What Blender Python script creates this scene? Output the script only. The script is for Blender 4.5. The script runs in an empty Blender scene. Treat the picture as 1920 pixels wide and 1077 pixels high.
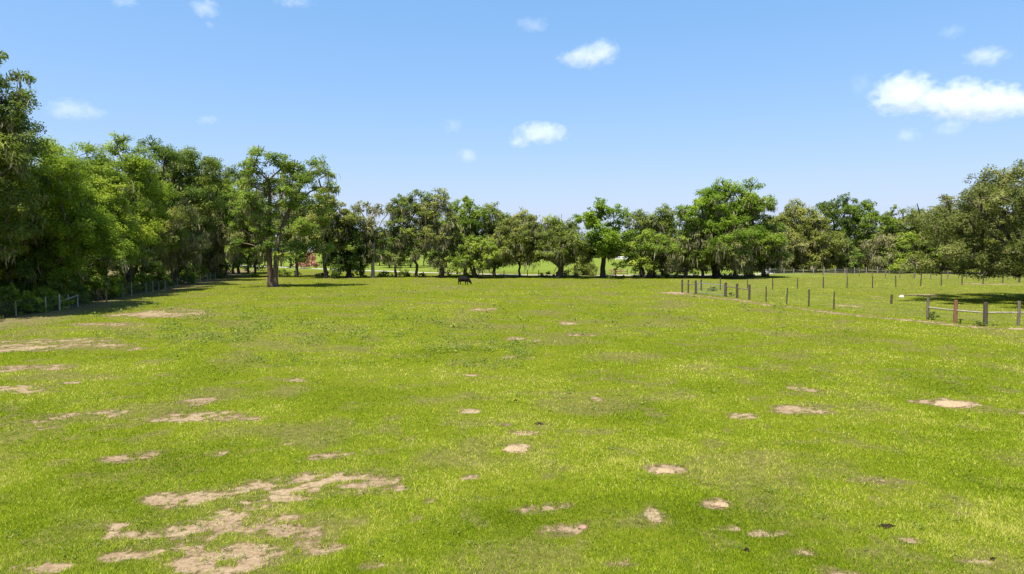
import bpy, bmesh, math, random
import numpy as np
from mathutils import Vector, Matrix

D = bpy.data
scene = bpy.context.scene
COL = scene.collection
R = math.radians
random.seed(7)

# ------------------------------------------------------------------ camera
F = 1274.0                      # focal length in photo pixels (photo 1920 x 1077)
HZ = 468.0                      # pixel row of the horizon
CAM_Z = 5.0
PITCH = math.atan((538.5 - HZ) / F)
cam = D.cameras.new('camera'); cam.sensor_width = 36.0; cam.lens = 36.0 * F / 1920
cam.clip_start = 0.1; cam.clip_end = 30000
camo = D.objects.new('camera', cam); COL.objects.link(camo)
camo.location = (0, 0, CAM_Z); camo.rotation_euler = (math.pi / 2 - PITCH, 0, 0)
scene.camera = camo

def ray(px, py):
    x = (px - 960) / F; y = -(py - 538.5) / F
    c, s = math.cos(PITCH), math.sin(PITCH)
    return (x, c + y * s, -s + y * c)
def at(px, py, z=0.0):          # photo pixel -> point on the plane of height z
    d = ray(px, py); t = (z - CAM_Z) / d[2]
    return (d[0] * t, d[1] * t)
def at_y(px, py, Y):            # photo pixel -> point at depth Y
    d = ray(px, py); t = Y / d[1]
    return (d[0] * t, Y, CAM_Z + d[2] * t)
def gx(px, Y):                  # world x of a pixel column at ground depth Y
    py = HZ + F * CAM_Z / Y
    return at_y(px, py, Y)[0]

# ------------------------------------------------------------------ noise
def _h(xi, yi, seed):
    h = (xi.astype(np.int64) * 374761393 + yi.astype(np.int64) * 668265263 + seed * 974634641) & 0x7fffffff
    h = ((h ^ (h >> 13)) * 1274126177) & 0x7fffffff
    h = h ^ (h >> 16)
    return (h & 0xffffff) / float(0xffffff)
def vnoise(x, y, seed=0):
    xi = np.floor(x); yi = np.floor(y); fx = x - xi; fy = y - yi
    fx = fx * fx * (3 - 2 * fx); fy = fy * fy * (3 - 2 * fy)
    a = _h(xi, yi, seed); b = _h(xi + 1, yi, seed); c = _h(xi, yi + 1, seed); d = _h(xi + 1, yi + 1, seed)
    return (a * (1 - fx) + b * fx) * (1 - fy) + (c * (1 - fx) + d * fx) * fy
def fbm(x, y, seed=0, octv=4):
    s = 0; a = 1.0; t = 0
    for k in range(octv):
        s = s + a * vnoise(x, y, seed + k * 17); t += a; a *= .55; x = x * 2.03 + 3.1; y = y * 2.03 + 7.7
    return s / t
def sstep(a, b, x):
    t = np.clip((x - a) / (b - a), 0, 1); return t * t * (3 - 2 * t)

# ------------------------------------------------------------------ tags
def tag(o, label=None, cat=None, group=None, kind=None):
    if label: o['label'] = label
    if cat: o['category'] = cat
    if group: o['group'] = group
    if kind: o['kind'] = kind
    return o
def empty(name, loc, label, cat, group=None):
    o = D.objects.new(name, None); COL.objects.link(o); o.location = loc
    o.empty_display_size = .3
    return tag(o, label, cat, group)
def mesh_np(name, V, Fc, mats, parent=None, var=None, mi=None, smooth=False):
    V = np.asarray(V, dtype=np.float32); Fc = np.asarray(Fc, dtype=np.int32)
    me = D.meshes.new(name)
    n, k = Fc.shape
    me.vertices.add(len(V)); me.vertices.foreach_set('co', V.ravel())
    me.loops.add(n * k); me.loops.foreach_set('vertex_index', Fc.ravel())
    me.polygons.add(n); me.polygons.foreach_set('loop_start', np.arange(0, n * k, k, dtype=np.int32))
    for m in (mats if isinstance(mats, (list, tuple)) else [mats]): me.materials.append(m)
    if mi is not None: me.polygons.foreach_set('material_index', np.asarray(mi, dtype=np.int32))
    if smooth: me.polygons.foreach_set('use_smooth', np.ones(n, dtype=bool))
    if var is not None:
        a = me.attributes.new('var', 'FLOAT', 'FACE'); a.data.foreach_set('value', np.asarray(var, dtype=np.float32))
    me.update(calc_edges=True)
    o = D.objects.new(name, me); COL.objects.link(o)
    if parent: o.parent = parent
    return o

# ------------------------------------------------------------------ materials
def new_mat(name):
    m = D.materials.new(name); m.use_nodes = True
    nt = m.node_tree; nt.nodes.clear()
    out = nt.nodes.new('ShaderNodeOutputMaterial')
    return m, nt, out
def N(nt, t, **kw):
    n = nt.nodes.new('ShaderNode' + t)
    for k, v in kw.items():
        if k.startswith('i_'):
            n.inputs[k[2:].replace('_', ' ')].default_value = v
        else: setattr(n, k, v)
    return n
def ramp(nt, fac, stops, interp='LINEAR'):
    r = nt.nodes.new('ShaderNodeValToRGB'); e = r.color_ramp; e.interpolation = interp
    while len(e.elements) < len(stops): e.elements.new(.5)
    for el, (p, c) in zip(e.elements, stops):
        el.position = p; el.color = (*c, 1) if len(c) == 3 else c
    nt.links.new(fac, r.inputs[0]); return r.outputs[0]
def mixc(nt, fac, a, b, blend='MIX'):
    m = nt.nodes.new('ShaderNodeMix'); m.data_type = 'RGBA'; m.blend_type = blend
    for sock, v in ((m.inputs[0], fac), (m.inputs[6], a), (m.inputs[7], b)):
        if isinstance(v, bpy.types.NodeSocket): nt.links.new(v, sock)
        elif isinstance(v, (int, float)): sock.default_value = v
        else: sock.default_value = (*v, 1)
    return m.outputs[2]
def math_n(nt, op, a, b=None, clamp=False):
    m = nt.nodes.new('ShaderNodeMath'); m.operation = op; m.use_clamp = clamp
    for i, v in enumerate((a, b)):
        if v is None: continue
        if isinstance(v, bpy.types.NodeSocket): nt.links.new(v, m.inputs[i])
        else: m.inputs[i].default_value = v
    return m.outputs[0]

def leaf_mat(name, stops, trans=.47, rough=.55, spec=.12, gain=2.65, warm=1.16):
    m, nt, out = new_mat(name)
    a = N(nt, 'Attribute', attribute_name='var')
    c = ramp(nt, a.outputs['Fac'], [(q, (min(.9, k[0] * gain * warm), min(.9, k[1] * gain), min(.9, k[2] * gain * .8))) for q, k in stops])
    p = N(nt, 'BsdfPrincipled'); p.inputs['Roughness'].default_value = rough
    p.inputs['Specular IOR Level'].default_value = spec
    nt.links.new(c, p.inputs['Base Color'])
    t = N(nt, 'BsdfTranslucent')
    tc = mixc(nt, .4, c, (.20, .30, .02), 'MIX')
    nt.links.new(tc if trans > .3 else c, t.inputs['Color'])
    ms = N(nt, 'MixShader'); ms.inputs[0].default_value = trans
    nt.links.new(p.outputs[0], ms.inputs[1]); nt.links.new(t.outputs[0], ms.inputs[2])
    nt.links.new(ms.outputs[0], out.inputs[0])
    return m

LM = {
 'oak':   leaf_mat('oak_leaves',   [(0, (.030, .050, .012)), (.5, (.060, .088, .020)), (1, (.115, .150, .034))]),
 'mid':   leaf_mat('mid_leaves',   [(0, (.032, .062, .010)), (.5, (.068, .110, .016)), (1, (.140, .190, .030))]),
 'bright':leaf_mat('bright_leaves',[(0, (.038, .070, .008)), (.5, (.080, .126, .012)), (1, (.160, .215, .024))]),
 'lime':  leaf_mat('lime_leaves',  [(0, (.050, .082, .010)), (.5, (.100, .146, .014)), (1, (.180, .230, .030))]),
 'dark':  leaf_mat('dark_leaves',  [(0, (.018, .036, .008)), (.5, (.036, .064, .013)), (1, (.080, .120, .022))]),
 'broad': leaf_mat('broad_leaves', [(0, (.028, .058, .007)), (.5, (.058, .104, .010)), (1, (.125, .190, .020))]),
 'grey':  leaf_mat('greyish_leaves',[(0, (.050, .062, .026)), (.5, (.088, .105, .040)), (1, (.150, .165, .070))]),
 'olive': leaf_mat('olive_leaves', [(0, (.038, .052, .013)), (.5, (.076, .096, .024)), (1, (.140, .160, .046))]),
 'live':  leaf_mat('live_oak_leaves', [(0, (.028, .040, .012)), (.5, (.058, .073, .024)), (1, (.118, .132, .052))]),
 'pink':  leaf_mat('pink_blossom', [(0, (.22, .11, .08)), (.5, (.46, .20, .19)), (1, (.64, .36, .34))], trans=.2, gain=1.0, warm=1.0),
}
MOSS = leaf_mat('hanging_moss', [(0, (.11, .100, .058)), (.5, (.215, .198, .130)), (1, (.36, .325, .235))], trans=.25, rough=.9, spec=.0, gain=1.25, warm=1.0)

def bark_mat(name, a, b):
    m, nt, out = new_mat(name)
    tc = N(nt, 'TexCoord'); mp = N(nt, 'Mapping'); mp.inputs['Scale'].default_value = (6, 6, 1.2)
    nt.links.new(tc.outputs['Object'], mp.inputs[0])
    n = N(nt, 'TexNoise', i_Scale=1.6, i_Detail=6.0, i_Roughness=.7); nt.links.new(mp.outputs[0], n.inputs['Vector'])
    c = ramp(nt, n.outputs['Fac'], [(.3, a), (.7, b)])
    p = N(nt, 'BsdfPrincipled'); p.inputs['Roughness'].default_value = .9; p.inputs['Specular IOR Level'].default_value = .2
    nt.links.new(c, p.inputs['Base Color'])
    bp = N(nt, 'Bump', i_Strength=.7, i_Distance=.05); nt.links.new(n.outputs['Fac'], bp.inputs['Height'])
    nt.links.new(bp.outputs[0], p.inputs['Normal'])
    nt.links.new(p.outputs[0], out.inputs[0]); return m
BK = {'brown': bark_mat('brown_bark', (.045, .036, .026), (.14, .115, .085)),
      'dark':  bark_mat('dark_bark', (.022, .019, .015), (.075, .064, .050)),
      'pale':  bark_mat('pale_bark', (.13, .115, .09), (.36, .32, .26)),
      'red':   bark_mat('reddish_bark', (.07, .045, .03), (.19, .13, .09))}
WOOD = {'bleached': bark_mat('bleached_wood', (.20, .175, .13), (.44, .40, .32)),
        'grey': bark_mat('grey_weathered_wood', (.085, .066, .046), (.23, .185, .135)),
        'dark': bark_mat('dark_weathered_wood', (.036, .028, .020), (.12, .094, .068)),
        'red':  bark_mat('red_brown_wood', (.11, .050, .028), (.27, .145, .09)),
        'pale': bark_mat('pale_weathered_wood', (.17, .145, .11), (.40, .345, .265))}
def plain(name, col, rough=.6, metal=0.0, nscale=8.0, var=.35, bump=0.0):
    m, nt, out = new_mat(name)
    tc = N(nt, 'TexCoord')
    n = N(nt, 'TexNoise', i_Scale=nscale, i_Detail=5.0); nt.links.new(tc.outputs['Object'], n.inputs['Vector'])
    c = ramp(nt, n.outputs['Fac'], [(.3, tuple(x * (1 - var) for x in col)), (.7, tuple(min(1, x * (1 + var)) for x in col))])
    p = N(nt, 'BsdfPrincipled'); p.inputs['Roughness'].default_value = rough; p.inputs['Metallic'].default_value = metal; p.inputs['Specular IOR Level'].default_value = .12
    nt.links.new(c, p.inputs['Base Color'])
    if bump:
        b = N(nt, 'Bump', i_Strength=bump, i_Distance=.03); nt.links.new(n.outputs['Fac'], b.inputs['Height']); nt.links.new(b.outputs[0], p.inputs['Normal'])
    nt.links.new(p.outputs[0], out.inputs[0]); return m
GALV = plain('galvanised_steel', (.34, .35, .36), .45, .7, var=.2)
WIRE = plain('dull_wire', (.20, .19, .17), .5, .5, var=.2)
WHITE = plain('white_paint', (.78, .78, .76), .5, var=.08)
HIDE = plain('black_hide', (.008, .0065, .006), .85, var=.4, nscale=3)
DUNG = plain('dry_dung', (.026, .017, .010), 1.0, var=.5, bump=.6)
SANDM = plain('loose_sand', (.31, .225, .13), .95, var=.25, nscale=22, bump=.8)
STONE = plain('pale_limestone', (.66, .63, .57), .8, var=.15, bump=.4)

# ------------------------------------------------------------------ terrain
FB = [at(1279, 549), at(1405, 562.5), at(1516, 574), at(1563, 580), at(1739, 599)]   # fence between field and paddock
def hill(x, y):
    rise = sstep(165, 300, y) * 3.2 * (1 - sstep(-20, 55, x) * .82)
    return rise
def ground_z(x, y):
    x = np.asarray(x, dtype=float); y = np.asarray(y, dtype=float)
    return hill(x, y) + (fbm(x * .11, y * .11, 5, 3) - .5) * .16 * sstep(4, 14, y)
def gz(x, y): return float(ground_z(np.array([x]), np.array([y]))[0])

# bare patches as seen in the photo: px, py, half width, half height (photo px), strength
PATCH = [(590,915,150,26,1),(690,912,60,14,.8),(370,935,110,20,.95),(440,985,165,24,.95),(415,1058,120,34,1.1),(560,990,110,32,.75),
 (300,942,55,12,.8),(205,985,45,9,.8),(610,1030,40,13,.8),(85,1066,55,16,.9),(270,1032,75,20,.75),(345,1020,70,18,.6),(500,945,60,12,.6),(250,1000,60,14,.55),
 (385,784,112,14,.95),(368,755,34,8,.8),(80,805,45,9,.85),(165,780,90,9,.75),(60,795,80,12,.5),(235,860,62,10,.85),(410,851,24,8,.95),(612,857,46,9,.75),(540,833,24,5,.8),
 (30,731,65,7,1.05),(118,720,26,3,.8),(60,691,90,8,.75),(85,646,130,13,.85),(10,654,70,9,1.1),(215,650,60,4,.75),(250,655,40,3,.6),(305,590,110,6,.9),(200,608,90,5,.6),(330,583,70,3,.6),
 (965,845,30,9,1.5),(985,815,30,6,.9),(945,801,18,4,.7),(880,773,18,5,1),(887,702,17,3,1),(955,668,15,3,1),(965,635,24,4,.9),(1000,638,14,3,.7),(1065,605,22,3,1),(905,580,34,3,.9),(1085,627,40,3,.6),
 (1116,747,13,4,.9),(1282,742,22,5,1),(1512,730,28,5,1.05),(1392,780,30,6,.9),(1500,770,62,9,.85),(1540,763,24,5,.8),(1785,757,52,10,1.3),(1915,775,14,4,1),(1245,883,42,10,1.1),(1345,947,38,13,1.05),
 (1025,955,66,10,1.1),(1225,970,22,15,.95),(1055,998,44,14,.8),(1093,990,13,6,1.2),(882,900,22,7,.8),(780,975,14,6,.95),(802,940,14,7,.85),(1803,963,24,7,.85),(1440,1005,40,9,.7),(1845,1058,52,10,.7),(1365,995,22,8,.7),
 (1660,910,70,8,.55),(1420,692,30,4,.6),(1700,1015,40,9,.55),(560,714,20,3,.8),(1500,1040,30,8,.6),(700,1060,30,8,.55),(1160,1062,40,8,.5),
 (1265,550,34,2.2,1.3),(1640,556,20,1.2,.6),(1725,553,34,1.4,1.2),(1585,573,26,4,.75),(1740,556,16,1,.9),(1860,533,60,2,.8),(1410,543,30,1.5,.5),(1565,1075,60,10,.6)]
PW = []
for (px, py, hw, hh, s) in PATCH:
    cx, cy = at(px, py); rx = hw * cy / F
    ry = abs(at(px, py - hh)[1] - at(px, py + hh)[1]) / 2
    PW.append((cx, cy, rx, ry, s))
TRACK = [at(1240, 550), at(1305, 554), at(1400, 566), at(1440, 572), at(1520, 580), at(1600, 591), at(1700, 600), at(1780, 608), at(1860, 616), at(1990, 617)]
LFENCE = [at(-60, 612), at(30, 591), at(86, 586.5), at(112, 583.5), at(146, 576), at(183, 566.5), at(247, 556), at(298, 544), at(356, 533), at(404, 522.5), at(436, 516.5)]
def seg_dist(x, y, line):
    d = np.full(x.shape, 1e9); side = np.zeros(x.shape)
    for (a, b) in zip(line[:-1], line[1:]):
        ax, ay = a; bx, by = b; vx, vy = bx - ax, by - ay; L = vx * vx + vy * vy
        t = np.clip(((x - ax) * vx + (y - ay) * vy) / L, 0, 1)
        dd = np.hypot(x - ax - t * vx, y - ay - t * vy)
        s = np.sign((x - ax) * vy - (y - ay) * vx)
        u = dd < d; d = np.where(u, dd, d); side = np.where(u, s, side)
    return d, side
def sand_mask(x, y):
    s = np.zeros(x.shape)
    wx = x + (fbm(x * .9, y * .9, 31, 3) - .5) * 1.3; wy = y + (fbm(x * .9, y * .9, 57, 3) - .5) * 1.3
    for (cx, cy, rx, ry, st) in PW:
        m = (np.abs(x - cx) < rx * 1.6 + 1) & (np.abs(y - cy) < ry * 1.6 + 1)
        if not m.any(): continue
        k = min(1.0, rx / 1.2)
        qx = x[m] + (wx[m] - x[m]) * k; qy = y[m] + (wy[m] - y[m]) * k
        r2 = ((qx - cx) / rx) ** 2 + ((qy - cy) / ry) ** 2
        s[m] = np.maximum(s[m], np.clip(1.25 - r2, 0, 1) * st)
    d, _ = seg_dist(x, y, TRACK)
    s = np.maximum(s, np.clip(1.15 - (d / .75) ** 2, 0, 1) * (.35 + .75 * fbm(x * .35, y * .35, 77, 3)))
    n = fbm(x * 1.7, y * 1.7, 91, 4); n2 = fbm(x * 6.0, y * 6.0, 93, 2)
    o = np.clip((s * 1.32 + (n - .5) * 2.9 + (n2 - .5) * 2.2 - .52) * 1.15, 0, 1) * (s > .01)
    thin = sstep(.49, .70, fbm(x * .38, y * .38, 611, 5)) * .62
    thin = np.maximum(thin, sstep(.57, .74, fbm(x * 1.15, y * 1.15, 633, 4)) * .6)
    wide = np.clip(np.clip(s * 2.2, 0, 1) * .85 + ((n - .5) * 1.5 + (n2 - .5) * .7) * (s > .01), 0, 1)
    return (o, np.maximum(wide, thin))
def litter_mask(x, y):          # brown leaf litter on the wood floor and along the left fence
    d, side = seg_dist(x, y, LFENCE)
    sd = np.where(side < 0, d, -d)          # positive = inside the wood
    n = fbm(x * .5, y * .5, 15, 3)
    left = sstep(-6.5, .4, sd + (n - .5) * 7.0) * (y < 170)
    return left
def pad_mask(x, y):
    line = [(-6, 170.0), (gx(1250, 126), 126.0)] + FB + [at(1800, 608), at(2000, 616), (80, 40)]
    d, side = seg_dist(x, y, line)
    return sstep(-.4, .6, np.where(side < 0, d, -d)) * (y < 175)

def axis(lo, hi, step, far_lo, far_hi, g=1.12):
    a = list(np.arange(lo, hi, step)); s = step; v = hi; up = []
    while v < far_hi: up.append(v); s *= g; v += s
    up.append(far_hi)
    s = step; v = lo; dn = []
    while v > far_lo: s *= g; v -= s; dn.append(max(v, far_lo))
    return np.array(dn[::-1] + a + up)
xs = axis(-42, 44, .13, -6000, 6000, 1.06); ys = axis(5, 66, .12, -400, 9000, 1.02)
GX, GY = np.meshgrid(xs, ys)
gxf, gyf = GX.ravel(), GY.ravel()
sandv, thinv = sand_mask(gxf, gyf)
zz = ground_z(gxf, gyf) - sandv * .02
nx, ny = len(xs), len(ys)
idx = np.arange(nx * ny).reshape(ny, nx)
Fq = np.stack([idx[:-1, :-1], idx[:-1, 1:], idx[1:, 1:], idx[1:, :-1]], -1).reshape(-1, 4)

def ground_mat():
    m, nt, out = new_mat('pasture_ground'); L = nt.links
    g = N(nt, 'NewGeometry').outputs['Position']
    def noise(scale, det=4.0, rough=.6, sx=1, sy=1, dist=0.0):
        mp = N(nt, 'Mapping'); mp.inputs['Scale'].default_value = (sx, sy, 1); L.new(g, mp.inputs[0])
        n = N(nt, 'TexNoise', i_Scale=scale, i_Detail=det, i_Roughness=rough, i_Distortion=dist); L.new(mp.outputs[0], n.inputs['Vector']); return n.outputs['Fac']
    big = noise(.06, 4, .6); med = noise(.45, 5, .65); fine = noise(5.5, 6, .75); vfine = noise(26, 4, .7)
    clump = noise(1.9, 5, .7, dist=.4)
    c1 = ramp(nt, big, [(.32, (.100, .146, .010)), (.5, (.138, .174, .012)), (.68, (.178, .192, .020))])
    c2 = ramp(nt, med, [(.28, (.074, .114, .007)), (.5, (.140, .168, .012)), (.72, (.212, .208, .026))])
    c = mixc(nt, .5, c1, c2)
    c3 = ramp(nt, clump, [(.28, (.052, .082, .005)), (.5, (.112, .142, .007)), (.72, (.185, .180, .024))])
    c = mixc(nt, .35, c, c3)
    c4 = ramp(nt, fine, [(.28, (.030, .036, .005)), (.48, (.100, .122, .008)), (.75, (.215, .205, .035))])
    c = mixc(nt, .42, c, c4)
    # worn, straw coloured thin turf
    thin = noise(.22, 6, .75, dist=.6)
    tm = ramp(nt, thin, [(.56, (0, 0, 0)), (.74, (1, 1, 1))])
    c = mixc(nt, math_n(nt, 'MULTIPLY', tm, .35), c, (.205, .165, .060))
    tv = N(nt, 'Attribute', attribute_name='thin').outputs['Fac']
    thatch = ramp(nt, fine, [(.3, (.050, .037, .018)), (.5, (.145, .108, .055)), (.72, (.27, .205, .115))])
    c = mixc(nt, math_n(nt, 'MULTIPLY', tv, .80), c, thatch)
    c = mixc(nt, 1.0, c, (.86, .86, .86), 'MULTIPLY')
    # paddock: coarser, more olive turf
    pad = N(nt, 'Attribute', attribute_name='pad').outputs['Fac']
    pc = ramp(nt, med, [(.3, (.080, .105, .012)), (.7, (.165, .165, .034))])
    c = mixc(nt, math_n(nt, 'MULTIPLY', pad, .62), c, pc)
    # field and verge beyond the trees: lush young grass
    lush = N(nt, 'Attribute', attribute_name='lush').outputs['Fac']
    lc = ramp(nt, med, [(.3, (.105, .150, .024)), (.7, (.155, .190, .032))])
    sepy = N(nt, 'SeparateXYZ'); L.new(g, sepy.inputs[0])
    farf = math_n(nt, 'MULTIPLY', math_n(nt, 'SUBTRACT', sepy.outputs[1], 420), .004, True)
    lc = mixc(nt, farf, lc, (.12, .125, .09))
    c = mixc(nt, lush, c, lc)
    lit = N(nt, 'Attribute', attribute_name='litter').outputs['Fac']
    lf = ramp(nt, fine, [(.3, (.075, .058, .030)), (.5, (.145, .115, .060)), (.7, (.25, .205, .12))])
    c = mixc(nt, math_n(nt, 'MULTIPLY', lit, .85), c, lf)
    sand = N(nt, 'Attribute', attribute_name='sand').outputs['Fac']
    s2 = math_n(nt, 'ADD', sand, math_n(nt, 'ADD', math_n(nt, 'MULTIPLY', math_n(nt, 'SUBTRACT', fine, .5), 3.2), math_n(nt, 'MULTIPLY', math_n(nt, 'SUBTRACT', clump, .5), 1.2)))
    s2 = math_n(nt, 'MULTIPLY', s2, math_n(nt, 'GREATER_THAN', sand, .01))
    sm = ramp(nt, s2, [(.15, (0, 0, 0)), (.85, (1, 1, 1))])
    sc = ramp(nt, noise(8.5, 6, .8), [(.34, (.10, .068, .035)), (.46, (.19, .138, .082)), (.56, (.28, .21, .13)), (.72, (.41, .32, .205))])
    sc2 = ramp(nt, med, [(.38, (.15, .098, .060)), (.48, (.28, .195, .115)), (.62, (.36, .28, .165))])
    sc = mixc(nt, .38, sc, sc2)
    edge = ramp(nt, s2, [(.25, (.13, .105, .05)), (.75, (1, 1, 1))])
    sc = mixc(nt, .75, sc, edge, 'MULTIPLY')
    c = mixc(nt, sm, c, sc)
    p = N(nt, 'BsdfPrincipled'); p.inputs['Roughness'].default_value = 1.0; p.inputs['Specular IOR Level'].default_value = .0
    L.new(c, p.inputs['Base Color'])
    h = math_n(nt, 'ADD', math_n(nt, 'MULTIPLY', fine, .7), math_n(nt, 'MULTIPLY', vfine, .3))
    b = N(nt, 'Bump', i_Strength=.55, i_Distance=.10); L.new(h, b.inputs['Height']); L.new(b.outputs[0], p.inputs['Normal'])
    L.new(p.outputs[0], out.inputs[0]); return m
GM = ground_mat()
go = mesh_np('ground', np.stack([gxf, gyf, zz], -1), Fq, GM, smooth=True)
tag(go, kind='structure')
for nm, v in (('sand', sandv), ('thin', thinv), ('litter', litter_mask(gxf, gyf)), ('pad', pad_mask(gxf, gyf)),
              ('lush', sstep(138, 158, gyf + gxf * .35 + (fbm(gxf * .1, gyf * .1, 3, 2) - .5) * 8) * (gxf < 60))):
    a = go.data.attributes.new(nm, 'FLOAT', 'POINT'); a.data.foreach_set('value', v.astype(np.float32))

# pale country road behind the trees
RD = [(-140, 238), (-95, 208), (gx(570, 177), 177), (gx(690, 158), 158), (gx(800, 146), 146), (gx(980, 132), 132), (gx(1110, 130.5), 130.5), (gx(1250, 131), 131), (gx(1390, 131.5), 131.5), (gx(1432, 136), 136), (gx(1446, 148), 148), (gx(1440, 175), 175), (gx(1430, 210), 210)]
def ribbon(name, line, w, z, mat):
    pts = []
    for i in range(len(line) - 1):
        for k in range(8):
            t = k / 8; pts.append((line[i][0] * (1 - t) + line[i + 1][0] * t, line[i][1] * (1 - t) + line[i + 1][1] * t))
    pts.append(line[-1]); pts = np.array(pts)
    for _ in range(6): pts[1:-1] = (pts[:-2] + 2 * pts[1:-1] + pts[2:]) / 4
    d = np.gradient(pts, axis=0); d /= np.linalg.norm(d, axis=1)[:, None]; n = np.stack([-d[:, 1], d[:, 0]], -1)
    V = []
    for s in np.linspace(-.5, .5, 5):
        q = pts + n * w * s; V.append(np.stack([q[:, 0], q[:, 1], ground_z(q[:, 0], q[:, 1]) + z + .06 * (1 - 4 * s * s)], -1))
    V = np.stack(V, 1); m_, k_ = V.shape[:2]; I = np.arange(m_ * k_).reshape(m_, k_)
    Fr = np.stack([I[:-1, :-1], I[1:, :-1], I[1:, 1:], I[:-1, 1:]], -1).reshape(-1, 4)
    return mesh_np(name, V.reshape(-1, 3), Fr, mat, smooth=True)
tag(ribbon('road', RD, 3.0, .05, plain('pale_lime_rock_road', (.36, .34, .27), .95, nscale=.8, var=.15)), kind='structure')

# ------------------------------------------------------------------ grass blades
rng = np.random.default_rng(11)
def scatter(n, d0, d1, half):   # constant density on the picture side: 1/d^2
    d = 1 / rng.uniform(1 / d1, 1 / d0, n)
    x = rng.uniform(-half, half, n) * d
    return x, d
def grass_mat():
    return leaf_mat('grass_blades', [(0, (.034, .058, .003)), (.3, (.072, .108, .004)), (.6, (.120, .156, .006)), (.85, (.165, .186, .013)), (1, (.245, .215, .070))], trans=.3, rough=.7, spec=.0, gain=2.3, warm=.96)
def blades(name, x, y, w, h, var, mat, lean=1.1):
    n = len(x); z = ground_z(x, y)
    a = rng.uniform(0, 2 * np.pi, n); l = np.abs(rng.normal(0, 1, n)) * .35 * lean + .45
    la = rng.uniform(0, 2 * np.pi, n)
    bx, by = np.cos(a) * w / 2, np.sin(a) * w / 2
    tx = x + np.cos(la) * np.sin(l) * h; ty = y + np.sin(la) * np.sin(l) * h; tz = z + np.cos(l) * h
    V = np.stack([np.stack([x - bx, y - by, z - .01], -1), np.stack([x + bx, y + by, z - .01], -1), np.stack([tx, ty, tz], -1)], 1).reshape(-1, 3)
    return mesh_np(name, V, np.arange(3 * n).reshape(n, 3), mat, var=var)
NB = 1300000
x, y = scatter(NB, 8.5, 128, .80)
sm, thn = sand_mask(x, y); lm = litter_mask(x, y)
thin = fbm(x * .5, y * .5, 301, 4)
keep = (np.clip(.5 + (vnoise(x * 7, y * 7, 71) - .5) * .9 + (rng.random(NB) - .5) * .55, .02, 1) > np.minimum(sm * 1.0, .84)) & (rng.random(NB) > thn * .76) & (rng.random(NB) > lm * .88) & (rng.random(NB) < .35 + 1.4 * np.clip(thin - .2, 0, 1)) & (rng.random(NB) > .5 * sstep(70, 128, y))
x, y, thin, thn = x[keep], y[keep], thin[keep], thn[keep]
patchy = fbm(x * .25, y * .25, 401, 4); cl = fbm(x * 1.6, y * 1.6, 402, 3)
var = np.clip(.50 - .12 * pad_mask(x, y) + (patchy - .5) * 1.7 + (cl - .5) * .7 + rng.normal(0, .29, len(x)) + (rng.random(len(x)) < .05 + .16 * thn) * .42 - thn * .10, 0, 1)
w = .0105 * np.clip(y / 11, .9, 9) * rng.uniform(.6, 1.4, len(x)); h = (.025 + .038 * rng.random(len(x)) + .08 * np.clip(cl - .5, 0, 1)) * (1 + y / 110)
gr = blades('grass', x, y, w, h, var, grass_mat(), 1.3); tag(gr, kind='stuff')

# dark broad-leaved weeds scattered in the middle of the field
def weed_field():
    P = []
    def add(px0, px1, py0, py1, n, seed):
        r = np.random.default_rng(seed)
        for _ in range(n):
            px, py = r.uniform(px0, px1), r.uniform(py0, py1)
            X, Y = at(px, py)
            if vnoise(np.array([X * .3]), np.array([Y * .3]), 8)[0] > .5 or r.random() < .15: P.append((X, Y, r.uniform(.06, .14) * min(3.0, max(.7, Y / 18))))
    add(300, 1000, 596, 690, 620, 1); add(180, 620, 575, 640, 200, 2); add(650, 1500, 570, 640, 120, 3); add(0, 1900, 700, 1060, 420, 4)
    add(420, 1300, 523, 560, 160, 5)
    P = np.array(P); n = len(P); k = 22
    c = np.repeat(P, k, 0); N_ = n * k
    a = rng.uniform(0, 2 * np.pi, N_); rr = np.sqrt(rng.random(N_)) * c[:, 2] * 1.5
    x = c[:, 0] + np.cos(a) * rr; y = c[:, 1] + np.sin(a) * rr
    z = ground_z(x, y) + rng.uniform(.15, 1.1, N_) * c[:, 2]
    return leaf_quads(np.stack([x, y, z], -1), np.stack([np.cos(a) * .5, np.sin(a) * .5, np.ones(N_)], -1), c[:, 2] * .45, rng), np.clip(rng.normal(.45, .25, N_), 0, 1)

# ------------------------------------------------------------------ trees
def unit(v): return v / np.maximum(np.linalg.norm(v, axis=-1, keepdims=True), 1e-6)
def leaf_quads(P, Nn, s, r, asp=.6):
    n = len(P); nrm = unit(Nn + r.normal(0, .55, (n, 3)))
    t = unit(np.cross(nrm, r.normal(0, 1, (n, 3)))); b = np.cross(nrm, t)
    s = (np.asarray(s) * r.uniform(.6, 1.35, n))[:, None]; a = s * .5 * t; c = s * .5 * asp * b
    V = np.stack([P - a, P + c - a * .15, P + a, P - c + a * .1], 1).reshape(-1, 3)
    return V, np.arange(4 * n).reshape(n, 4)
def profile(kind, t):
    if kind == 'oak': return (.78 + .25 * np.sin(np.pi * t)) * np.sqrt(np.maximum(1 - t ** 2.6, .04))
    if kind == 'tall': return (.60 + .40 * np.sin(np.pi * np.clip(t * .95 + .1, 0, 1))) * np.sqrt(np.maximum(1 - t ** 4, .06))
    if kind == 'round': return np.sqrt(np.maximum(1 - (2 * t - 1) ** 2, .03))
    if kind == 'vase': return (.38 + .62 * t ** .7) * np.sqrt(np.maximum(1 - np.clip((t - .7) / .3, 0, 1) ** 2.5, .1))
    if kind == 'shrub': return np.sqrt(np.maximum(1 - t ** 2, .05))
    return 1 + 0 * t
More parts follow.
